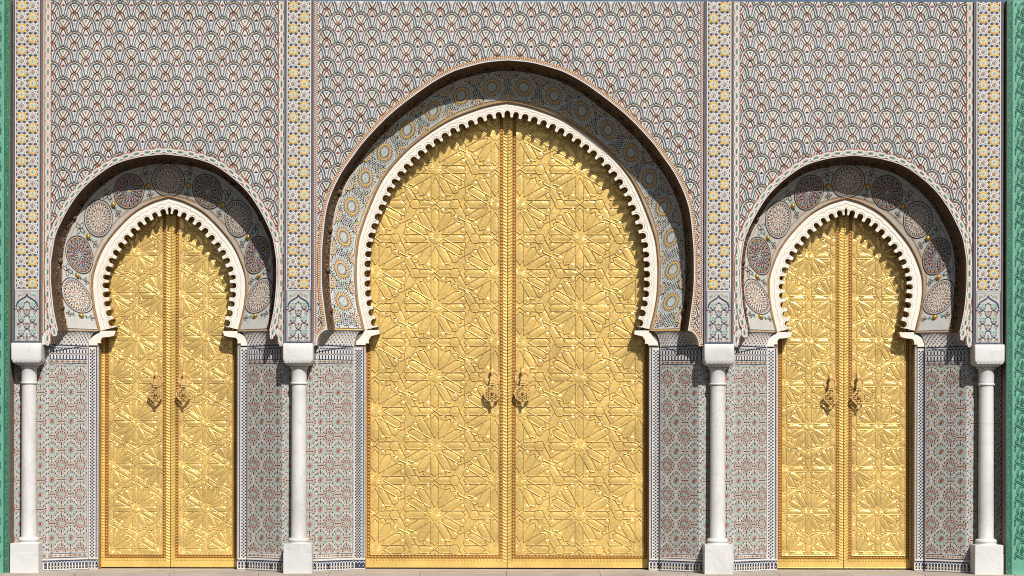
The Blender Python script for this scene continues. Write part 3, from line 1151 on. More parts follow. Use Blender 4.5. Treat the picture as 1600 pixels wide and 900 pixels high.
    for e, d in prof:
        row = []
        for i in range(O.N):
            t = i / (O.N - 1)
            p, n_ = O.at(t), O.nrm(t)
            ee = (9.2 if not big else 9.7) if e > 100 else e
            w_ = 0.8 * sin(i * 1.9) * (1 if 3 < ee < 8 else 0) + random.uniform(-.5, .5) * (1 if 1 < ee < 8 else 0)
            row.append(W(p[0] + n_[0] * (ee + w_), p[1] + n_[1] * (ee + w_), d + w_ * 0.6))
        rows.append(row)
    mb.grid(rows, 'stucco')
    cove = mb.obj('stucco_cove', root, W(g['ua'], 300, 10), True)
    # carved texture: small chips along the cove
    mb = MB()
    for i in range(int(O.len / 1.1)):
        t = random.random()
        p, n_ = O.at(t), O.nrm(t)
        e = random.uniform(2.4, 8.6)
        d = 25.0 + 12.5 * (1 - ((8.6 - e) / 6.2) ** 2)
        x, y = p[0] + n_[0] * e, p[1] + n_[1] * e
        q = random.uniform(0.8, 2.0)
        ang = random.random() * pi
        mb.poly([W(x + q * cos(ang + k * pi / 2), y + q * sin(ang + k * pi / 2) * .8, d - 1.0 - (0.6 if k % 2 else 0)) for k in range(4)], random.choice(('dark', 'dark', 'mortar', 'stucco', 'tanstone')))
    stuff(mb.obj('stucco_carving', cove, W(g['ua'], 300, 10)))
    nb = 10 if not big else 18
    for i in range(nb):
        t = (i + 0.5) / nb
        p, n_ = O.at(t), O.nrm(t)
        mb = MB()
        rr = 4.4 if not big else 5.0
        c = (p[0] + n_[0] * 6.5, p[1] + n_[1] * 6.5)
        dome(mb, lambda x, y, h: W(x, y, 36.0 - h), c[0], c[1], rr, rr * 1.2, 'stucco', 10, 4)
        mb.obj('stucco_boss', cove, W(c[0], c[1], 36), True)

    # --- mosaic band between cove and white arch
    def band(t, q):
        a_, b_ = C.at(t), Bi.at(t)
        return (lerp(a_[0], b_[0], q), lerp(a_[1], b_[1], q), lerp(38.0, 57.0, q))
    mid_len = (C.len + Bi.len) / 2
    wid = hypot(C.at(.5)[1] - Bi.at(.5)[1], 19.0)

    def bf(s, r_, h):            # s along from the middle, r_ across (+ = towards the white arch), h proud
        t = 0.5 + s / mid_len
        wl = hypot(hypot(C.at(t)[0] - Bi.at(t)[0], C.at(t)[1] - Bi.at(t)[1]), 19.0)
        q = 0.5 + r_ / wl
        p = band(t, q)
        n_ = Wc.nrm(t)
        # outward normal of the sloping band: towards the opening and the viewer
        return W(p[0] + n_[0] * h * 0.45, p[1] + n_[1] * h * 0.45, p[2] - h * 0.9)
    mb = MB()
    NB = 120
    mb.grid([[W(*band(i / NB, q)) for i in range(NB + 1)] for q in (0, .25, .5, .75, 1.0)], 'cream' if big else 'pale')
    bandob = mb.obj('mosaic_band', root, W(g['uc'], 300, 40), True)
    a = Art()
    hw = wid / 2
    # rim lines
    n = 150
    for q_, w_, k in ((hw - 0.9, 1.3, 'yellow' if big else 'tan'), (hw - 2.6, 0.9, 'blue' if big else 'tan'), (-hw + 1.5, 1.0, 'tan')):
        a.stroke([(-mid_len / 2 + mid_len * i / n, q_) for i in range(n + 1)], w_, k, 0.3)
    for e in (0, 1):
        s_ = (mid_len / 2 - 1.4) * (1 if e else -1)
        a.stroke([(s_, -hw), (s_, 0), (s_, hw)], 2.0, 'yellow' if big else 'tan', 0.35)
        s_ = (mid_len / 2 - 3.2) * (1 if e else -1)
        a.stroke([(s_, -hw), (s_, 0), (s_, hw)], 0.9, 'blue', 0.35)
    if not big:
        pitch = 66.0 * mid_len / 640.0
        cen = [pitch * (i - 4) for i in range(9)]
        for i, s0 in enumerate(cen):
            m = Art()
            medallion(m, 1 if i in (1, 3, 5, 7) else 0, min(29.0, hw * 1.02))
            m.to(MB(), lambda x, y, h: bf(s0 + x, y, h)).obj('medallion', bandob, bf(s0, 0, 0))
        for i in range(-1, 9):
            s0 = (cen[i] + cen[i + 1]) / 2 if 0 <= i < 8 else (cen[0] - pitch * .5 if i < 0 else cen[8] + pitch * .5)
            edge = i in (-1, 8)
            if not edge:
                knot(a, s0, hw * 0.68, 'black', 1.0)
                knot(a, s0, -hw * 0.62, 'black', 1.5)
                leafs(a, s0, hw * 0.30, 0)
                leafs(a, s0, -hw * 0.28, pi)
                q0, ss = 2.0, s0
            else:
                ss = s0 - (2.0 if i == 8 else -2.0)
                knot(a, ss, hw * 0.72, 'black', 0.8)
                knot(a, ss, -hw * 0.66, 'black', 0.8)
                leafs(a, ss, hw * 0.38, 0)
                leafs(a, ss, -hw * 0.38, pi)
                q0 = 2.0
            mb = MB()
            dome(mb, lambda x, y, h: bf(x, y, h), ss, q0, 4.2, 4.0, 'ball', 12, 4)
            mb.obj('brass_dome', bandob, bf(ss, q0, 0), True)
            a.ring(ss, q0, 4.2, 5.0, 'grey', 0.4, 12)
    else:
        nr = 20
        pitch = 48.5 * mid_len / 1010.0
        cen = [pitch * (i - 9.5) for i in range(nr)]
        for s0 in cen:
            m = Art()
            big_rosette(m)
            m.to(MB(), lambda x, y, h: bf(s0 + x, y - 1.0, h)).obj('rosette', bandob, bf(s0, 0, 0))
        far = lambda x, y: min(hypot(x - s0, y + 1.0) for s0 in cen) > 19.8 and abs(y) < hw - 3.5 and abs(x) < mid_len / 2 - 5
        st = 9.2
        j = 0
        y = -hw + 6
        while y < hw - 4:
            x = -mid_len / 2 + 8 + (st / 2 if j % 2 else 0)
            while x < mid_len / 2 - 7:
                if far(x, y):
                    a.disc(x, y, 1.7, random.choice(('navy', 'black', 'green', 'navy')), 0.4, 6)
                for i in range(6):
                    t = pi / 3 * i + .3
                    X, Y = x + 3.6 * cos(t), y + 3.6 * sin(t)
                    if far(X, Y):
                        a.quad(X, Y, 2.1, 1.7, random.choice(('navy', 'black', 'navy', 'green', 'black')), 0.4, t)
                x += st
            y += st * 0.87
            j += 1
        for i in range(nr + 1):
            s0 = cen[0] - pitch / 2 + pitch * i
            if abs(s0) > mid_len / 2 - 4:
                continue
            for sg in (1, -1):
                c0 = sg * (hw - 2.6)
                P = []
                for q in range(9):
                    t = pi * q / 8
                    rr = 8.6 + 0.9 * cos(8 * t)
                    P.append((s0 + rr * cos(t), c0 - sg * rr * sin(t)))
                a.poly([(s0 + 8 * cos(pi * q / 8), c0 - sg * 8 * sin(pi * q / 8)) for q in range(9)], 'white', 0.75)
                a.stroke(P, 1.5, 'yellow', 1.1)
                for q in range(5):
                    t = pi * (q + .5) / 5
                    a.quad(s0 + 5.6 * cos(t), c0 - sg * 5.6 * sin(t), 2.2, 1.8, ('red', 'navy')[q % 2], 1.15, t)
                for q in range(3):
                    t = pi * (q + .5) / 3
                    a.quad(s0 + 2.8 * cos(t), c0 - sg * 2.8 * sin(t), 1.7, 1.4, 'redbrown', 1.15, t)
    stuff(a.to(MB(), bf).obj('band_mosaic', bandob, W(g['uc'], 300, 40)))
    # fillet moulding between band and arch
    mb = MB()
    rows = []
    for q in range(6):
        t_ = q / 5
        e = -3.4 + 3.8 * t_
        d = 57 + (DW - 57) * t_ - 2.6 * sin(pi * t_)
        rows.append([W(*((lambda p, n_: (p[0] + n_[0] * e, p[1] + n_[1] * e, d))(Wc.at(i / 120), Wc.nrm(i / 120)))) for i in range(121)])
    mb.grid(rows, 'tanstone')
    mb.obj('fillet_moulding', root, W(g['uc'], 300, 54), True)

    # --- white scalloped arch
    solid, tip, hwid, per = (14.2, 24.0, 4.5, 14.0) if not big else (11.5, 21.0, 5.2, 15.6)
    tip0 = tip
    inner = Wc.off(tip)
    nl = int(round(inner.len / per))
    if nl % 2 == 0:
        nl += 1
    prof = []
    hs = hwid / inner.len
    lob = []
    hs0 = hs
    for k in range(nl):
        c = (k + 0.5) / nl
        e0 = 0.5 / nl
        hs = hs0 * random.uniform(0.94, 1.06)
        tip = tip0 + random.uniform(-0.5, 0.5)
        prof += [(c - e0 * 0.98, tip), (c - hs - 0.15 * (e0 - hs), tip), (c - hs, tip - 0.9)]
        lp = []
        for j in range(9):
            t = pi - pi * j / 8
            lp.append((c + hs * cos(t), solid + hwid - hwid * sin(t)))
        prof += lp
        lob.append(lp)
        prof += [(c + hs, tip - 0.9), (c + hs + 0.15 * (e0 - hs), tip)]
    pt = lambda s_, e: (lambda p, n_: (p[0] + n_[0] * e, p[1] + n_[1] * e))(Wc.at(s_), Wc.nrm(s_, 0.022))
    outer = [Wc.at(s_) for s_, e in prof]
    inn = [pt(s_, e) for s_, e in prof]
    mb = MB()
    mb.grid([[W(x, y, DW) for x, y in outer], [W(x, y, DW) for x, y in [pt(s_, min(e, solid) * .5) for s_, e in prof]], [W(x, y, DW) for x, y in inn]], 'plaster')
    mb.grid([[W(x, y, DW) for x, y in inn], [W(x, y, DW + 6) for x, y in inn]], 'plaster')
    mb.grid([[W(x, y, DW + 6) for x, y in inn], [W(x, y, DD + 2.0) for x, y in inn]], 'ochre')
    # corbel feet
    if not big:
        foot = [(107, 517.8), (112, 522), (118, 526), (125, 532), (125, 540.5), (112, 540.5), (112, 537), (107, 537), (107, 531.5), (104, 528), (93, 527), (86, 525), (83.5, 517.8)]
    else:
        foot = [(222.2, 515.8), (226, 523), (230, 528), (235.5, 534), (236, 539), (221, 539), (221, 536.5), (216, 536.5), (216, 531), (212, 525), (204, 523), (199, 521.5), (199.5, 515.8)]
    foot = [wht(x, y, 0) for x, y in foot]
    dy0 = Wc.p[0][1] - foot[0][1]
    for sg in (-1, 1):
        P = [(Wc.uc + sg * x, y + dy0) for x, y in foot]
        mb.poly([W(x, y, DW - .15) for x, y in P], 'plaster')
        for i in range(len(P) - 1):
            (xa, ya), (xb, yb) = P[i], P[i + 1]
            mb.poly([W(xa, ya, DW - .15), W(xb, yb, DW - .15), W(xb, yb, DD + 2), W(xa, ya, DD + 2)], 'plaster' if i < 4 else 'ochre')
    arch = mb.obj('scalloped_arch', root, W(Wc.uc, 400, DW))
    a = Art()
    for k, lp in enumerate(lob):
        P = []
        c = (k + .5) / nl
        for j in range(11):
            t = pi - pi * j / 10
            P.append(pt(c + hs * 1.4 * cos(t), solid + hwid - hwid * 1.5 * sin(t)))
        a.stroke(P, 0.5, 'groove', 0.12)
        P = []
        for j in range(7):
            t = pi - pi * j / 6
            P.append(pt(c + 0.5 / nl * cos(t), solid * .62 - 2.0 * sin(t)))
        a.stroke(P, 0.5, 'groove', 0.12)
    stuff(a.to(MB(), lambda x, y, h: W(x, y, DW - h)).obj('scored_lines', arch, W(Wc.uc, 400, DW)))

    # --- impost: cavetto from the foot of the band down to the splayed panels
    for sg in (-1, 1):
        e = 0.0 if sg < 0 else 1.0
        pO, pC, pB = O.at(e), C.at(e), Bi.at(e)
        xs, xe = (g['sl'], g['jout'][0]) if sg < 0 else (g['sr'], g['jout'][1])
        A = [(pO[0], pO[1], 0.0), (lerp(pO[0], pC[0], .5), pC[1], 28.0), (pC[0], pC[1], 38.0), (lerp(pC[0], pB[0], .5), lerp(pC[1], pB[1], .5), 47.0), (pB[0] - sg * 0, pB[1], 57.0)]
        dp = lambda x: FL + (56 - FL) * min(1.0, max(0.0, (x - xs) / (xe - xs)))
        bx = [pO[0] + sg * 17, pO[0] + sg * 15, pC[0] + sg * 13, lerp(pC[0], pB[0], .5) + sg * 9, xe + sg * 0.3]
        Bp = [(x, 541.0, max(dp(x), q_[2] + 1.5 if i_ > 1 else 0) - 0.5) for i_, (x, q_) in enumerate(zip(bx, A))]
        Bp[0] = (bx[0], 540.2, 0.0)
        NW = 10
        rows = []
        for i in range(NW + 1):
            w = i / NW
            sw, cw = sin(w * pi / 2), 1 - cos(w * pi / 2)
            rows.append([W(lerp(p[0], q[0], sw), lerp(p[1], q[1], cw), lerp(p[2], q[2], sw)) for p, q in zip(A, Bp)])
        mb = MB()
        mb.grid(rows, 'cream')
        # underside between the cusp and the pier
        ed = b0 if sg < 0 else b1
        mb.poly([W(ed, 540.4, 0), W(bx[0], 540.4, 0), W(bx[1], 541, dp(bx[1]) - .4), W(ed, 541, FL)], 'mortar')
        im = mb.obj('impost_cavetto', root, W(pC[0], 530, 30), True)
        # checkered mosaic on it
        def cf(p_, w, h):
            w = min(max(w, 0), 1)
            sw, cw = sin(w * pi / 2), 1 - cos(w * pi / 2)
            x = min(max(p_, 0), 3.9999)
            i = int(x)
            q = x - i
            lp = [[lerp(A[k][0], Bp[k][0], sw), lerp(A[k][1], Bp[k][1], cw), lerp(A[k][2], Bp[k][2], sw)] for k in (i, i + 1)]
            P = [lerp(lp[0][c], lp[1][c], q) for c in range(3)]
            return W(P[0], P[1] + h * (1 - w) * .8, P[2] - h * (0.5 + .5 * w))
        a = Art()
        rows_n, cols_n = 9, 26 if not big else 30
        for r in range(rows_n):
            for c in range(cols_n):
                if (r + c) % 2 == 0:
                    x0, x1 = 0.35 + 3.6 * c / cols_n, 0.35 + 3.6 * (c + .86) / cols_n
                    y0, y1 = 0.04 + .92 * r / rows_n, 0.04 + .92 * (r + .9) / rows_n
                    a.poly([(x0, (y0 + y1) / 2), ((x0 + x1) / 2, y0), (x1, (y0 + y1) / 2), ((x0 + x1) / 2, y1)], random.choice(('brown', 'grey', 'brown', 'blue')), 0.5)
        a.poly([(0.3, 0.945), (3.95, 0.945), (3.95, 1.0), (0.3, 1.0)], 'navy', 0.6)
        stuff(a.to(MB(), cf).obj('impost_mosaic', im, W(pC[0], 530, 30)))

    # --- splayed zellige panels and jamb strips
    for sg in (-1, 1):
        xs, xe = (g['sl'], g['jout'][0]) if sg < 0 else (g['sr'], g['jout'][1])
        L = hypot(xe - xs, 56 - FL)
        ux, ud = (xe - xs) / L, (56 - FL) / L
        # normal towards viewer
        nx, nd = -sg * ud * -1.0, -abs(ux)
        nx = (ud if sg < 0 else -ud)
        def pf(p_, v, h):
            return W(xs + ux * p_ + nx * h, v, FL + ud * p_ - abs(ux) * h)
        mb = MB()
        mb.poly([pf(0, 541.2, 0), pf(L, 541.2, 0), pf(L, G + 1, 0), pf(0, G + 1, 0)], 'pale')
        mb.poly([W(xe, 541.2, 56), W(xe, G + 1, 56), W(xe, G + 1, DJ + .3), W(xe, 541.2, DJ + .3)], 'mortar')
        panel = mb.obj('zellige_panel', root, W(xs, G, FL))
        a = Art()
        arcade_top(a, 1.5, L - 1.5, 543, 561)
        lozenge_band(a, 1.5, L - 1.5, 564.5, 5.5, 7 if not big else 8)
        lozenge_band(a, 1.5, L - 1.5, 871, 6, 8)
        arcade_low(a, 0.5, L - 0.5, 878.5, 893.8)
        a.stroke([(L - 2.2, 569), (L - 2.2, 866)], 0.8, 'grey', 0.3)
        pitch = 31.5
        ang = atan2(ud, ux if sg < 0 else ux)
        rotz = atan2(ud * 1.0, ux) if sg < 0 else atan2(-ud, -ux)
        off = 13.0 if g['side'] != 'right' else 11.0
        for r in range(13):
            v = 590 + 23 * r
            kind = r % 2
            for c in range(-1, 4):
                p_ = L - off - pitch * c + (pitch / 2 if r % 2 else 0)
                if 17.5 < p_ < L - 3.5 - 14.5 and 567 + 15 < v < 866 - 15:
                    loc = pf(p_, v, 0.2)
                    put('rosette_tile', ROSM[kind], panel, loc, (0, 0, rotz))
                elif -16 < p_ < L + 16:
                    a.add(ROS[kind], p_, v, keep=lambda X, Y: 0.5 < X < L - 3 and 568 < Y < 866)
        for c in range(-1, 4):
            p_ = L - off - pitch * c + pitch / 2
            a.add(ROS[1], p_, 567, keep=lambda X, Y: 0.5 < X < L - 3 and 568 < Y < 866)
        stuff(a.to(MB(), lambda x, y, h: pf(x, y, h + 0.15)).obj('panel_mosaic', panel, W(xs, G, FL)))
        # jamb strip
        xi = g['jin'][0] if sg < 0 else g['jin'][1]
        a0, a1 = sorted((xe, xi))
        mb = MB()
        mb.poly([W(a0, 541, DJ), W(a1, 541, DJ), W(a1, G + 1, DJ), W(a0, G + 1, DJ)], 'white')
        fx = xi - sg * -14.0
        mb.poly([W(x_, y_, DJ + .4) for x_, y_ in ((xe + sg * 14, 543), (xi, 543), (xi, 516), (xe + sg * 14, 516))], 'mortar')
        mb.poly([W(xi, 539, DJ), W(xi, G + 1, DJ), W(xi, G + 1, DD + 6), W(xi, 539, DD + 6)], 'tanstone')
        jamb = mb.obj('jamb_strip', root, W(xi, G, DJ))
        a = Art()
        w_ = a1 - a0
        inn_ = a1 if sg < 0 else a0
        s2 = -1 if sg < 0 else 1
        a.quad(inn_ + s2 * 3.4, (541 + 877) / 2, 1.8, 877 - 541, 'blue', 0.2)
        for k in range(int((893 - 541) / 2.9)):
            a.quad(inn_ + s2 * 1.2, 542.5 + 2.9 * k, 1.1, 1.2, 'grey' if k % 2 else 'navy', 0.25)
        d0_, d1_ = sorted((inn_ + s2 * 4.6, inn_ + s2 * (w_ - .6)))
        lattice_dots(a, d0_, d1_, 543, 876)
        arcade_low(a, a0 + .4, a1 - .4, 879, 893.8)
        stuff(a.to(MB(), lambda x, y, h: W(x, y, DJ - .1 - h)).obj('jamb_mosaic', jamb, W(xi, G, DJ)))
    # threshold stone
    mb = MB()
    mb.fbox(g['jin'][0] - 2, g['jin'][1] + 2, G - 0.55, G + 3, DJ + 1, DD + 12, 'stepstone')
    mb.obj('threshold_stone', root, W(g['uc'], G, DJ))
    # lintel mass that closes the wall behind the arch
    mb = MB()
    mb.fbox(g['jin'][0] - 30, g['jin'][1] + 30, TOP + 4, G, DD + 12, DD + 20, 'dark')
    mb.obj('back_wall', root, W(g['uc'], G, DD + 12))
    return root


GATES[0].update(pl=66.0, pr=443.5, chl=74.4, chr=439.6 - .6, wox=4.0, woy=2.5)
GATES[1].update(pl=489.5, pr=1099.0, wox=0.0, woy=-4.5)
GATES[2].update(pl=1145.0, pr=1519.5, chl=1150.2, chr=1514.0, wox=-2.0, woy=2.5)
for g in GATES:
    build_gate(g)

# ---------------------------------------------------------------- brass doors


def petal_mesh(k, PH, name='petal'):
    """one hammered petal pillow, axis +x, px times k"""
    mb = MB()
    stt = [(12.5, 0.15), (18, 2.5), (25.5, 5.1), (33, 5.3), (41, 5.2), (44, 2.9), (46.8, 0.15)]
    rows = []
    for r, w in stt:
        rows.append([(r * k * S, -(0.08 + PH * (1 - q * q) * min(1, w / 3)) * S, q * w * k * S) for q in (-1, -.55, 0, .55, 1)])
    mb.grid(rows, 'petal' if k > .9 else 'petal_bright')
    return mb.mesh(name, True)


def kite_mesh(k):
    mb = MB()
    stt = [(2.5, 0.15), (5.5, 2.6), (9, 4.9), (15, 5.1), (20.5, 4.7), (23.2, 3.4)]
    rows = [[(r * k * S, -(0.08 + 0.5 * (1 - q * q)) * S, q * w * k * S) for q in (-1, -.5, 0, .5, 1)] for r, w in stt]
    mb.grid(rows, 'petal')
    return mb.mesh('arrow_panel', True)


def button_mesh(k, r, n, name, a0=0.0, hg=1.1):
    mb = MB()
    rows = []
    for rr, h in ((1.0, 0.1), (.8, hg * .7), (.45, hg)):
        rows.append([(rr * r * k * cos(a0 + 2 * pi * i / n) * S, -h * S, rr * r * k * sin(a0 + 2 * pi * i / n) * S) for i in range(n)])
    mb.grid(rows, 'petal', True)
    mb.poly(rows[-1], 'petal')
    return mb.mesh(name, True)


def bar(mb, p, q, w, h, k, f):
    dx, dy = q[0] - p[0], q[1] - p[1]
    L = hypot(dx, dy)
    if L < 0.3:
        return
    nx, ny = -dy / L, dx / L
    prof = [(-.5, 0.0), (-.42, .55), (-.2, .93), (0, 1.0), (.2, .93), (.42, .55), (.5, 0.0)]
    mb.grid([[f(c[0] + nx * w * a, c[1] + ny * w * a, h * b + .05) for a, b in prof] for c in (p, q)], k)


def clipseg(p, q, x0, x1, y0, y1):
    t0, t1 = 0.0, 1.0
    dx, dy = q[0] - p[0], q[1] - p[1]
    for pp, qq in ((-dx, p[0] - x0), (dx, x1 - p[0]), (-dy, p[1] - y0), (dy, y1 - p[1])):
        if abs(pp) < 1e-9:
            if qq < 0:
                return None
            continue
        r = qq / pp
        if pp < 0:
            t0 = max(t0, r)
        else:
            t1 = min(t1, r)
    if t0 >= t1:
        return None
    return (p[0] + dx * t0, p[1] + dy * t0), (p[0] + dx * t1, p[1] + dy * t1)


import bmesh


def clip_mesh(me, loc, ang, x0, x1, v0, v1):
    """world-placed copy of a door piece, cut to the field rectangle; None if nothing is left"""
    bm = bmesh.new()
    bm.from_mesh(me)
    bmesh.ops.transform(bm, matrix=mathutils.Matrix.Translation(loc) @ mathutils.Matrix.Rotation(ang, 4, 'Y'), verts=bm.verts)
    A, B = W(x0, v1, 0), W(x1, v0, 0)
    for c, n in (((A[0], 0, 0), (-1, 0, 0)), ((B[0], 0, 0), (1, 0, 0)), ((0, 0, A[2]), (0, 0, -1)), ((0, 0, B[2]), (0, 0, 1))):
        geom = bm.verts[:] + bm.edges[:] + bm.faces[:]
        bmesh.ops.bisect_plane(bm, geom=geom, plane_co=c, plane_no=n, clear_outer=True)
    if len(bm.faces) < 2:
        bm.free()
        return None
    bmesh.ops.translate(bm, vec=(-loc[0], -loc[1], -loc[2]), verts=bm.verts)
    m2 = bpy.data.meshes.new(me.name)
    bm.to_mesh(m2)
    bm.free()
    for mm in me.materials:
        m2.materials.append(mm)
    return m2


def knocker(root, uc, vc, big, sg):
    r = 13.4 if big else 11.5
    kn = thing('knocker', '', '', W(uc, vc, DD - 9))
    for q in ('label', 'category'):
        del kn[q]
    kn.parent = root
    pl = WL[root.name]
    me = W(uc, vc, DD - 9)
    kn.location = (me[0] - pl[0], me[1] - pl[1], me[2] - pl[2])
    hv = vc - r - 11.5
    f = lambda d0: (lambda x, y, h: W(x, y, d0 - h))
    # rose plate on the door
    mb = MB()
    n = 24
    for a0, a1, h in ((13.0, 12.6, 1.6), (12.6, 9.2, 2.2), (9.2, 8.4, 1.2), (8.4, 4, 1.0), (4, 0.2, 2.2)):
        mb.grid([[W(uc + rr * r / 13.4 * cos(2 * pi * i / n), hv + rr * r / 13.4 * sin(2 * pi * i / n), DD - hh) for i in range(n)] for rr, hh in ((a0, h if a0 < 13 else 0), (a1, h))], 'oldbrass', True)
    mb.obj('rose_plate', kn, W(uc, hv, DD), True)
    mb = MB()
    for i in range(6):
        t = pi / 3 * i + pi / 6
        dome(mb, f(DD - 2), uc + 11 * r / 13.4 * cos(t), hv + 11 * r / 13.4 * sin(t), 1.1, 1.2, 'stud', 6, 2)
    mb.obj('plate_nails', kn, W(uc, hv, DD - 2))
    # hinge block, finial with ball and spike
    mb = MB()
    mb.fbox(uc - 3.2, uc + 3.2, hv - 2.0, hv + 4.4, DD - 13, DD - 1, 'oldbrass')
    mb.fbox(uc - 4.0, uc + 4.0, hv + 5.0, hv + 8.2, DD - 13.5, DD - 6, 'oldbrass')
    mb.obj('hinge_block', kn, W(uc, hv, DD - 8))
    mb = MB()
    prof = [(2.0, 1.6), (0.0, 1.4), (-4, 1.5), (-6, 2.6), (-8.5, 3.9), (-11, 4.1), (-13.5, 3.2), (-15.5, 1.6), (-17, 1.0), (-19, 1.5), (-20.5, 0.9), (-23, 1.1), (-25, 0.5), (-30, 0.15)]
    kf = 0.95 if big else 0.85
    mb.grid([[W(uc + rr * kf * cos(2 * pi * i / 12), hv + dv * kf, DD - 8 + rr * kf * sin(2 * pi * i / 12)) for i in range(12)] for dv, rr in prof], 'oldbrass', True)
    mb.obj('finial', kn, W(uc, hv, DD - 8), True)
    # pierced disc
    d0, th = DD - 12.5, 1.6
    mb = MB()

    def flat(pts):
        m = len(pts)
        mb.poly([W(x, y, d0) for x, y in pts], 'oldbrass')
        mb.poly([W(x, y, d0 + th) for x, y in pts][::-1], 'oldbrass')
        for i in range(m):
            (xa, ya), (xb, yb) = pts[i], pts[(i + 1) % m]
            mb.poly([W(xa, ya, d0), W(xb, yb, d0), W(xb, yb, d0 + th), W(xa, ya, d0 + th)], 'oldbrass')

    def rad(t):
        if big:
            return r * (1 + 0.02 * cos(12 * t))
        # rounded diamond outline
        return r * (0.92 + 0.11 * abs(cos(2 * t)) + 0.02 * cos(16 * t))
    n = 40
    for i in range(n):
        t0, t1 = 2 * pi * i / n, 2 * pi * (i + 1) / n
        flat([(uc + rad(t0) * q * cos(t0), vc + rad(t0) * q * sin(t0)) for q in (.82, 1.0)] + [(uc + rad(t1) * q * cos(t1), vc + rad(t1) * q * sin(t1)) for q in (1.0, .82)])
    for i in range(16):
        t0, t1 = 2 * pi * i / 16, 2 * pi * (i + 1) / 16
        flat([(uc + q * cos(t0), vc + q * sin(t0)) for q in (3.0, 4.6)] + [(uc + q * cos(t1), vc + q * sin(t1)) for q in (4.6, 3.0)])
    # lattice bars (three directions on the round discs, two on the diamond ones)
    for th0 in ((0, pi / 3, 2 * pi / 3) if big else (pi / 4, 3 * pi / 4)):
        c, s_ = cos(th0), sin(th0)
        stp = 5.0 if big else 4.2
        for j in range(-3, 4):
            o_ = stp * j
            if abs(o_) > r * .82:
                continue
            seg = []
            m = 30
            prev = None
            run = []
            for i in range(m + 1):
                t = -r + 2 * r * i / m
                x, y = t * c - o_ * s_, t * s_ + o_ * c
                rr = hypot(x, y)
                ins = 3.6 < rr < rad(atan2(y, x)) * .9
                if ins:
                    run.append((x, y))
                if (not ins or i == m) and run:
                    if len(run) > 1:
                        seg.append((run[0], run[-1]))
                    run = []
            for p, q in seg:
                w_ = 0.52
                flat([(uc + p[0] - s_ * w_, vc + p[1] + c * w_), (uc + q[0] - s_ * w_, vc + q[1] + c * w_), (uc + q[0] + s_ * w_, vc + q[1] - c * w_), (uc + p[0] + s_ * w_, vc + p[1] - c * w_)])
    # upper tongue to the hinge and lower pendant
    flat([(uc - 3.4, vc - r * .9), (uc - 4.6, vc - r * 1.15), (uc - 3.4, vc - r - 4.6), (uc + 3.4, vc - r - 4.6), (uc + 4.6, vc - r * 1.15), (uc + 3.4, vc - r * .9)])
    flat([(uc - 4.5, vc + r * .93), (uc - 2.6, vc + r * 1.12), (uc - 1.5, vc + r * 1.3), (uc - 2.4, vc + r * 1.42), (uc, vc + r * 1.62), (uc + 2.4, vc + r * 1.42), (uc + 1.5, vc + r * 1.3), (uc + 2.6, vc + r * 1.12), (uc + 4.5, vc + r * .93)])
    mb.obj('pierced_disc', kn, W(uc, vc, d0))
    mb = MB()
    dome(mb, f(d0 - 0.3), uc, vc, 3.0, 2.6, 'tarnish_shade', 10, 3)
    mb.obj('boss', kn, W(uc, vc, d0), True)


DESIGN = {}
for key, a_ in (('big', 110.8), ('small', 79.0)):
    k = a_ / 110.8
    DESIGN[key] = dict(a=a_, k=k, petal=petal_mesh(k, 0.55 if key == 'big' else 0.75), kite=kite_mesh(k), knob=button_mesh(k, 4.3, 9, 'knob', 0, 0.75), hexa=button_mesh(k, 7.0, 6, 'hexagon_boss', 0 if key == 'big' else pi / 6, 0.6),
                       star=None)
    mb = MB()
    n = 24
    rows = []
    for rr, h in ((9.6, 0.1), (9.0, 0.6), (5.5, 0.8), (2.5, 0.9)):
        rows.append([((rr * k * (1 + (0.10 if i % 2 else -0.06))) * cos(2 * pi * i / n) * S, -(h + (0.35 if i % 2 and rr > 5 else 0)) * S, (rr * k * (1 + (0.10 if i % 2 else -0.06))) * sin(2 * pi * i / n) * S) for i in range(n)])
    mb.grid(rows, 'petal', True)
    mb.poly(rows[-1], 'petal')
    DESIGN[key]['star'] = mb.mesh('star_boss')


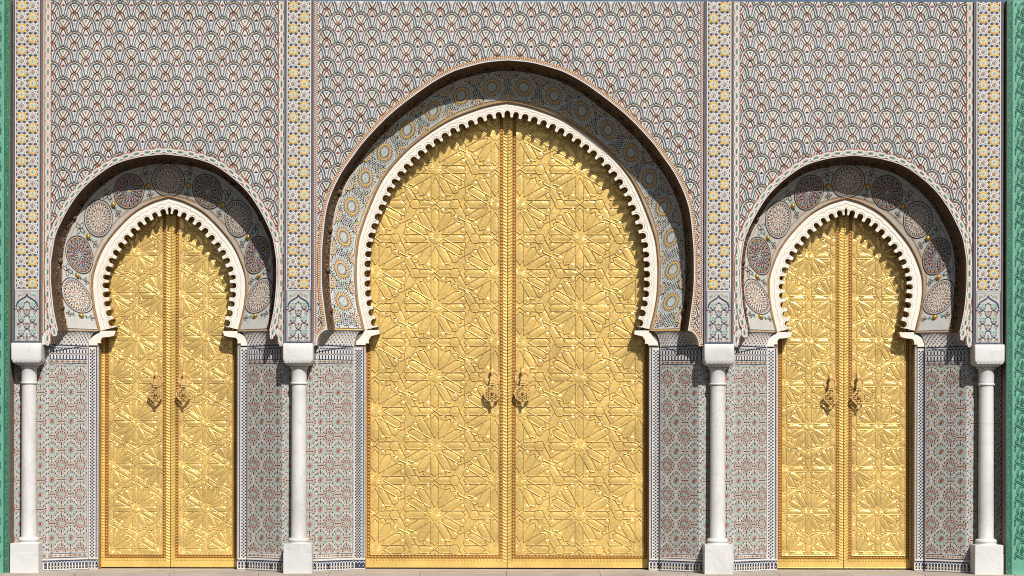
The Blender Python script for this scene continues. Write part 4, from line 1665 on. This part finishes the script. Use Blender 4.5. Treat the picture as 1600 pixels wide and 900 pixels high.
def door_leaf(g, sg, label):
    big = g['key'] == 'big'
    key = g['key']
    D = DESIGN[key]
    a_, k = D['a'], D['k']
    seam = g['uc']
    wid = (230.0 if big else 113.0)
    top = (146.0 if big else 292.0)
    bot = 893.0
    root = thing('door_leaf', label, 'door', W(seam + sg * wid / 2, G, DD))
    X = lambda o_: seam + sg * o_
    fx0, fx1 = (13.5, 219.5) if big else (13.0, 99.0)
    x0, x1 = sorted((X(fx0), X(fx1)))
    v0, v1 = top + 4, 872.5
    f = lambda x, y, h: W(x, y, DD - h)
    mb = MB()
    e0, e1 = sorted((X(0.45), X(wid)))
    mb.fbox(e0, e1, top, bot, DD, DD + 6, 'brass')
    mb.obj('leaf_plate', root, W(seam + sg * wid / 2, bot, DD))
    # star lattice
    stars = []
    if big:
        cx, cy = X(116.0), 475.0
        for c in range(-2, 3):
            for r in range(-6, 8):
                stars.append((cx + c * a_ * .8660254, cy + r * a_ + (a_ / 2 if c % 2 else 0)))
        nb0 = pi / 2
    else:
        cx, cy = X(56.0), 387.9 + g['dv'] * 1.6
        for r in range(-3, 8):
            for c in range(-3, 4):
                stars.append((cx + c * a_ + (a_ / 2 if r % 2 else 0), cy + r * a_ * .8660254))
        nb0 = 0.0
    segs = []
    pieces = []       # (mesh key, name, centre, angle, radius)
    seen = set()
    for sx_, sy_ in stars:
        if not (x0 - a_ < sx_ < x1 + a_ and v0 - a_ < sy_ < v1 + a_):
            continue
        pieces.append(('star', 'star_boss', (sx_, sy_), 0.0, 10 * k))
        for i in range(12):
            t = pi / 6 * i
            c, s_ = cos(t), sin(t)
            T = lambda x, y: (sx_ + (x * c - y * s_) * k, sy_ + (x * s_ + y * c) * k)
            pieces.append(('petal', 'petal', (sx_, sy_), t, 0))
            for e in (1, -1):
                segs.append((T(11.5, 6.3 * e), T(43, 6.3 * e)))
                segs.append((T(43, 6.3 * e), T(49.3, 0)))
                segs.append((T(43, 6.3 * e), T(48.6, 6.3 * e)))
            t2 = t + pi / 12
            kc = (sx_ + 45.6 * k * cos(t2), sy_ + 45.6 * k * sin(t2))
            pieces.append(('knob', 'knob', kc, 0.0, 5 * k))
            for e in (1, -1):
                p = (sx_ + 48.9 * k * cos(t2 + e * .128), sy_ + 48.9 * k * sin(t2 + e * .128))
                q = (sx_ + 51.6 * k * cos(t2), sy_ + 51.6 * k * sin(t2))
                segs.append((p, q))
        for i in range(6):
            t = nb0 + pi / 3 * i
            mx, my = sx_ + a_ / 2 * cos(t), sy_ + a_ / 2 * sin(t)
            if not any(abs(q[0] - mx) + abs(q[1] - my) < 2 for q in seen):
                seen.add((mx, my))
                for e in (1, -1):
                    tt = t + e * pi / 2
                    c, s_ = cos(tt), sin(tt)
                    T = lambda x, y: (mx + (x * c - y * s_) * k, my + (x * s_ + y * c) * k)
                    pieces.append(('kite', 'arrow_panel', (mx, my), tt, 0))
                    for e2 in (1, -1):
                        segs.append((T(0, 0), T(9, 6.4 * e2)))
                        segs.append((T(9, 6.4 * e2), T(27.5, 6.4 * e2)))
            t = nb0 + pi / 6 + pi / 3 * i
            hx, hy = sx_ + a_ / sqrt(3) * cos(t), sy_ + a_ / sqrt(3) * sin(t)
            if not any(abs(q[0] - hx) + abs(q[1] - hy) < 2 for q in seen):
                seen.add((hx, hy))
                pieces.append(('hexa', 'hexagon_boss', (hx, hy), 0.0, 7 * k))
                h0 = 0 if big else pi / 6
                for i2 in range(6):
                    q0, q1 = h0 + pi / 3 * i2, h0 + pi / 3 * (i2 + 1)
                    segs.append(((hx + 8.6 * k * cos(q0), hy + 8.6 * k * sin(q0)), (hx + 8.6 * k * cos(q1), hy + 8.6 * k * sin(q1))))
    mb = MB()
    for p, q in segs:
        c = clipseg(p, q, x0, x1, v0, v1)
        if c:
            bar(mb, c[0], c[1], 1.7 if big else 1.4, 1.7 if big else 1.2, 'rib', f)
    for p, q in (((x0, v1), (x1, v1)), ((x0, v0), (x0, v1)), ((x1, v0), (x1, v1))):
        bar(mb, p, q, 1.6, 1.5, 'rib', f)
    mb.obj('strapwork', root, W(seam + sg * wid / 2, bot, DD), True)
    # where the arch still lets the door be seen
    Wc = Curve(g['Wc'], g['uc'], DW)
    lim = Wc.off(10.0)
    poly = lim.p
    small_join = MB()
    for mk, nm, (px_, py_), t, rad_ in pieces:
        cxx, cyy = (px_ + (30 if mk == 'petal' else (13 if mk == 'kite' else 0)) * k * cos(t), py_ + (30 if mk == 'petal' else (13 if mk == 'kite' else 0)) * k * sin(t))
        ext = {'petal': 19, 'kite': 12, 'star': 11, 'hexa': 8, 'knob': 5}[mk] * k
        if cxx + ext < x0 or cxx - ext > x1 or cyy + ext < v0 or cyy - ext > v1:
            continue
        if cyy < 500 and not any(point_in(poly, cxx + ddx, cyy + ddy) for ddx, ddy in ((0, 0), (ext, 0), (-ext, 0), (0, ext))):
            continue
        full_in = x0 < cxx - ext and cxx + ext < x1 and v0 < cyy - ext and cyy + ext < v1
        loc = W(px_, py_, DD)
        # door pieces turn about the wall normal (world Y); px angle grows clockwise on screen
        if mk == 'knob' and not big or mk == 'hexa' and not big:
            b = len(small_join.v)
            src = D[mk]
            m2 = src if full_in else clip_mesh(src, loc, t, x0, x1, v0, v1)
            if m2 is None:
                continue
            small_join.v += [(v.co.x + loc[0], v.co.y + loc[1], v.co.z + loc[2]) for v in m2.vertices]
            for pl_ in m2.polygons:
                small_join.f.append(tuple(b + i for i in pl_.vertices))
                small_join.m.append(small_join.mi('petal'))
            continue
        if full_in:
            put(nm, D[mk], root, loc, (random.uniform(-.05, .05) if mk in ('petal', 'kite') else 0, t, 0))
        else:
            m2 = clip_mesh(D[mk], loc, t, x0, x1, v0, v1)
            if m2:
                put(nm, m2, root, loc)
    if small_join.v:
        stuff(small_join.obj('knobs', root, W(seam + sg * wid / 2, bot, DD), True))
    # studs
    mb = MB()
    pit = 5.35 if big else 4.75
    rs = 1.95 if big else 1.7
    so_ = 10.0
    v = 875.8
    vstop = (150 if big else 296)
    while v > vstop:
        dome(mb, f, X(so_), v, rs, 1.9, 'stud', 8, 2)
        v -= pit
    xo = (222.3 if big else 102.5)
    v = 875.8
    while v > (400 if big else 400):
        dome(mb, f, X(xo), v, rs, 1.9, 'stud', 8, 2)
        if not big:
            dome(mb, f, X(xo + 6.0), v, 1.9, 1.4, 'petal', 6, 2)
        v -= pit
    n = int((xo - so_) / pit)
    for i in range(1, n):
        dome(mb, f, X(lerp(so_, xo, i / n)), 875.8, rs, 1.9, 'stud', 8, 2)
    stuff(mb.obj('stud_rows', root, W(seam + sg * wid / 2, bot, DD), True))
    mb = MB()  # flat strips coloured dark: painted crevice shade around the studs
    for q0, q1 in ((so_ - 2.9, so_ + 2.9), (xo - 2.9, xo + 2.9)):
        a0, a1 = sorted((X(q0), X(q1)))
        mb.poly([W(a0, 878.2, DD - .12), W(a1, 878.2, DD - .12), W(a1, vstop, DD - .12), W(a0, vstop, DD - .12)], 'tarnish_shade')
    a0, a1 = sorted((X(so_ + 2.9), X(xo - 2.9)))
    mb.poly([W(a0, 878.2, DD - .12), W(a1, 878.2, DD - .12), W(a1, 873.2, DD - .12), W(a0, 873.2, DD - .12)], 'tarnish_shade')
    mb.obj('stud_shade_strip', root, W(seam + sg * wid / 2, bot, DD))
    # rope moulding next to the seam, drop row above the bottom rail
    mb = MB()
    v = 884.0
    while v > vstop:
        p, q = (X(1.2), v), (X(6.6), v - 2.6)
        bar(mb, p, q, 2.6, 1.1, 'brass', f)
        v -= pit * 0.98
    for i in range(int(wid / pit) - 1):
        x = lerp(so_, wid - 6, i / (wid / pit - 2))
        bar(mb, (X(x), 878.2), (X(x), 881.6), 3.0, 1.1, 'brass', f)
    bar(mb, (X(7.6), 884), (X(7.6), vstop), 0.8, 0.9, 'rib', f)
    bar(mb, (X(1.2), 892), (X(wid - 5), 892), 1.2, 0.8, 'rib', f)
    stuff(mb.obj('rope_moulding', root, W(seam + sg * wid / 2, bot, DD), True))
    # bottom rail of plain sheet
    mb = MB()
    a0, a1 = sorted((X(0.8), X(wid - .5)))
    mb.fbox(a0, a1, 882.6, 892.6, DD - 0.7, DD + 1, 'brass')
    mb.obj('bottom_rail', root, W(seam + sg * wid / 2, bot, DD))
    kx = (24.4 if big else 22.2)
    knocker(root, X(kx), (613.5 if big else 616.0) + g['dv'] * 1.2, big, sg)
    return root


NAMES = {'left': 'small brass door left of the tall central one', 'central': 'tall central brass door', 'right': 'small brass door right of the tall central one'}
for g in GATES:
    for sg in (-1, 1):
        door_leaf(g, sg, '%s leaf of the %s' % ('left' if sg < 0 else 'right', NAMES[g['side']]))
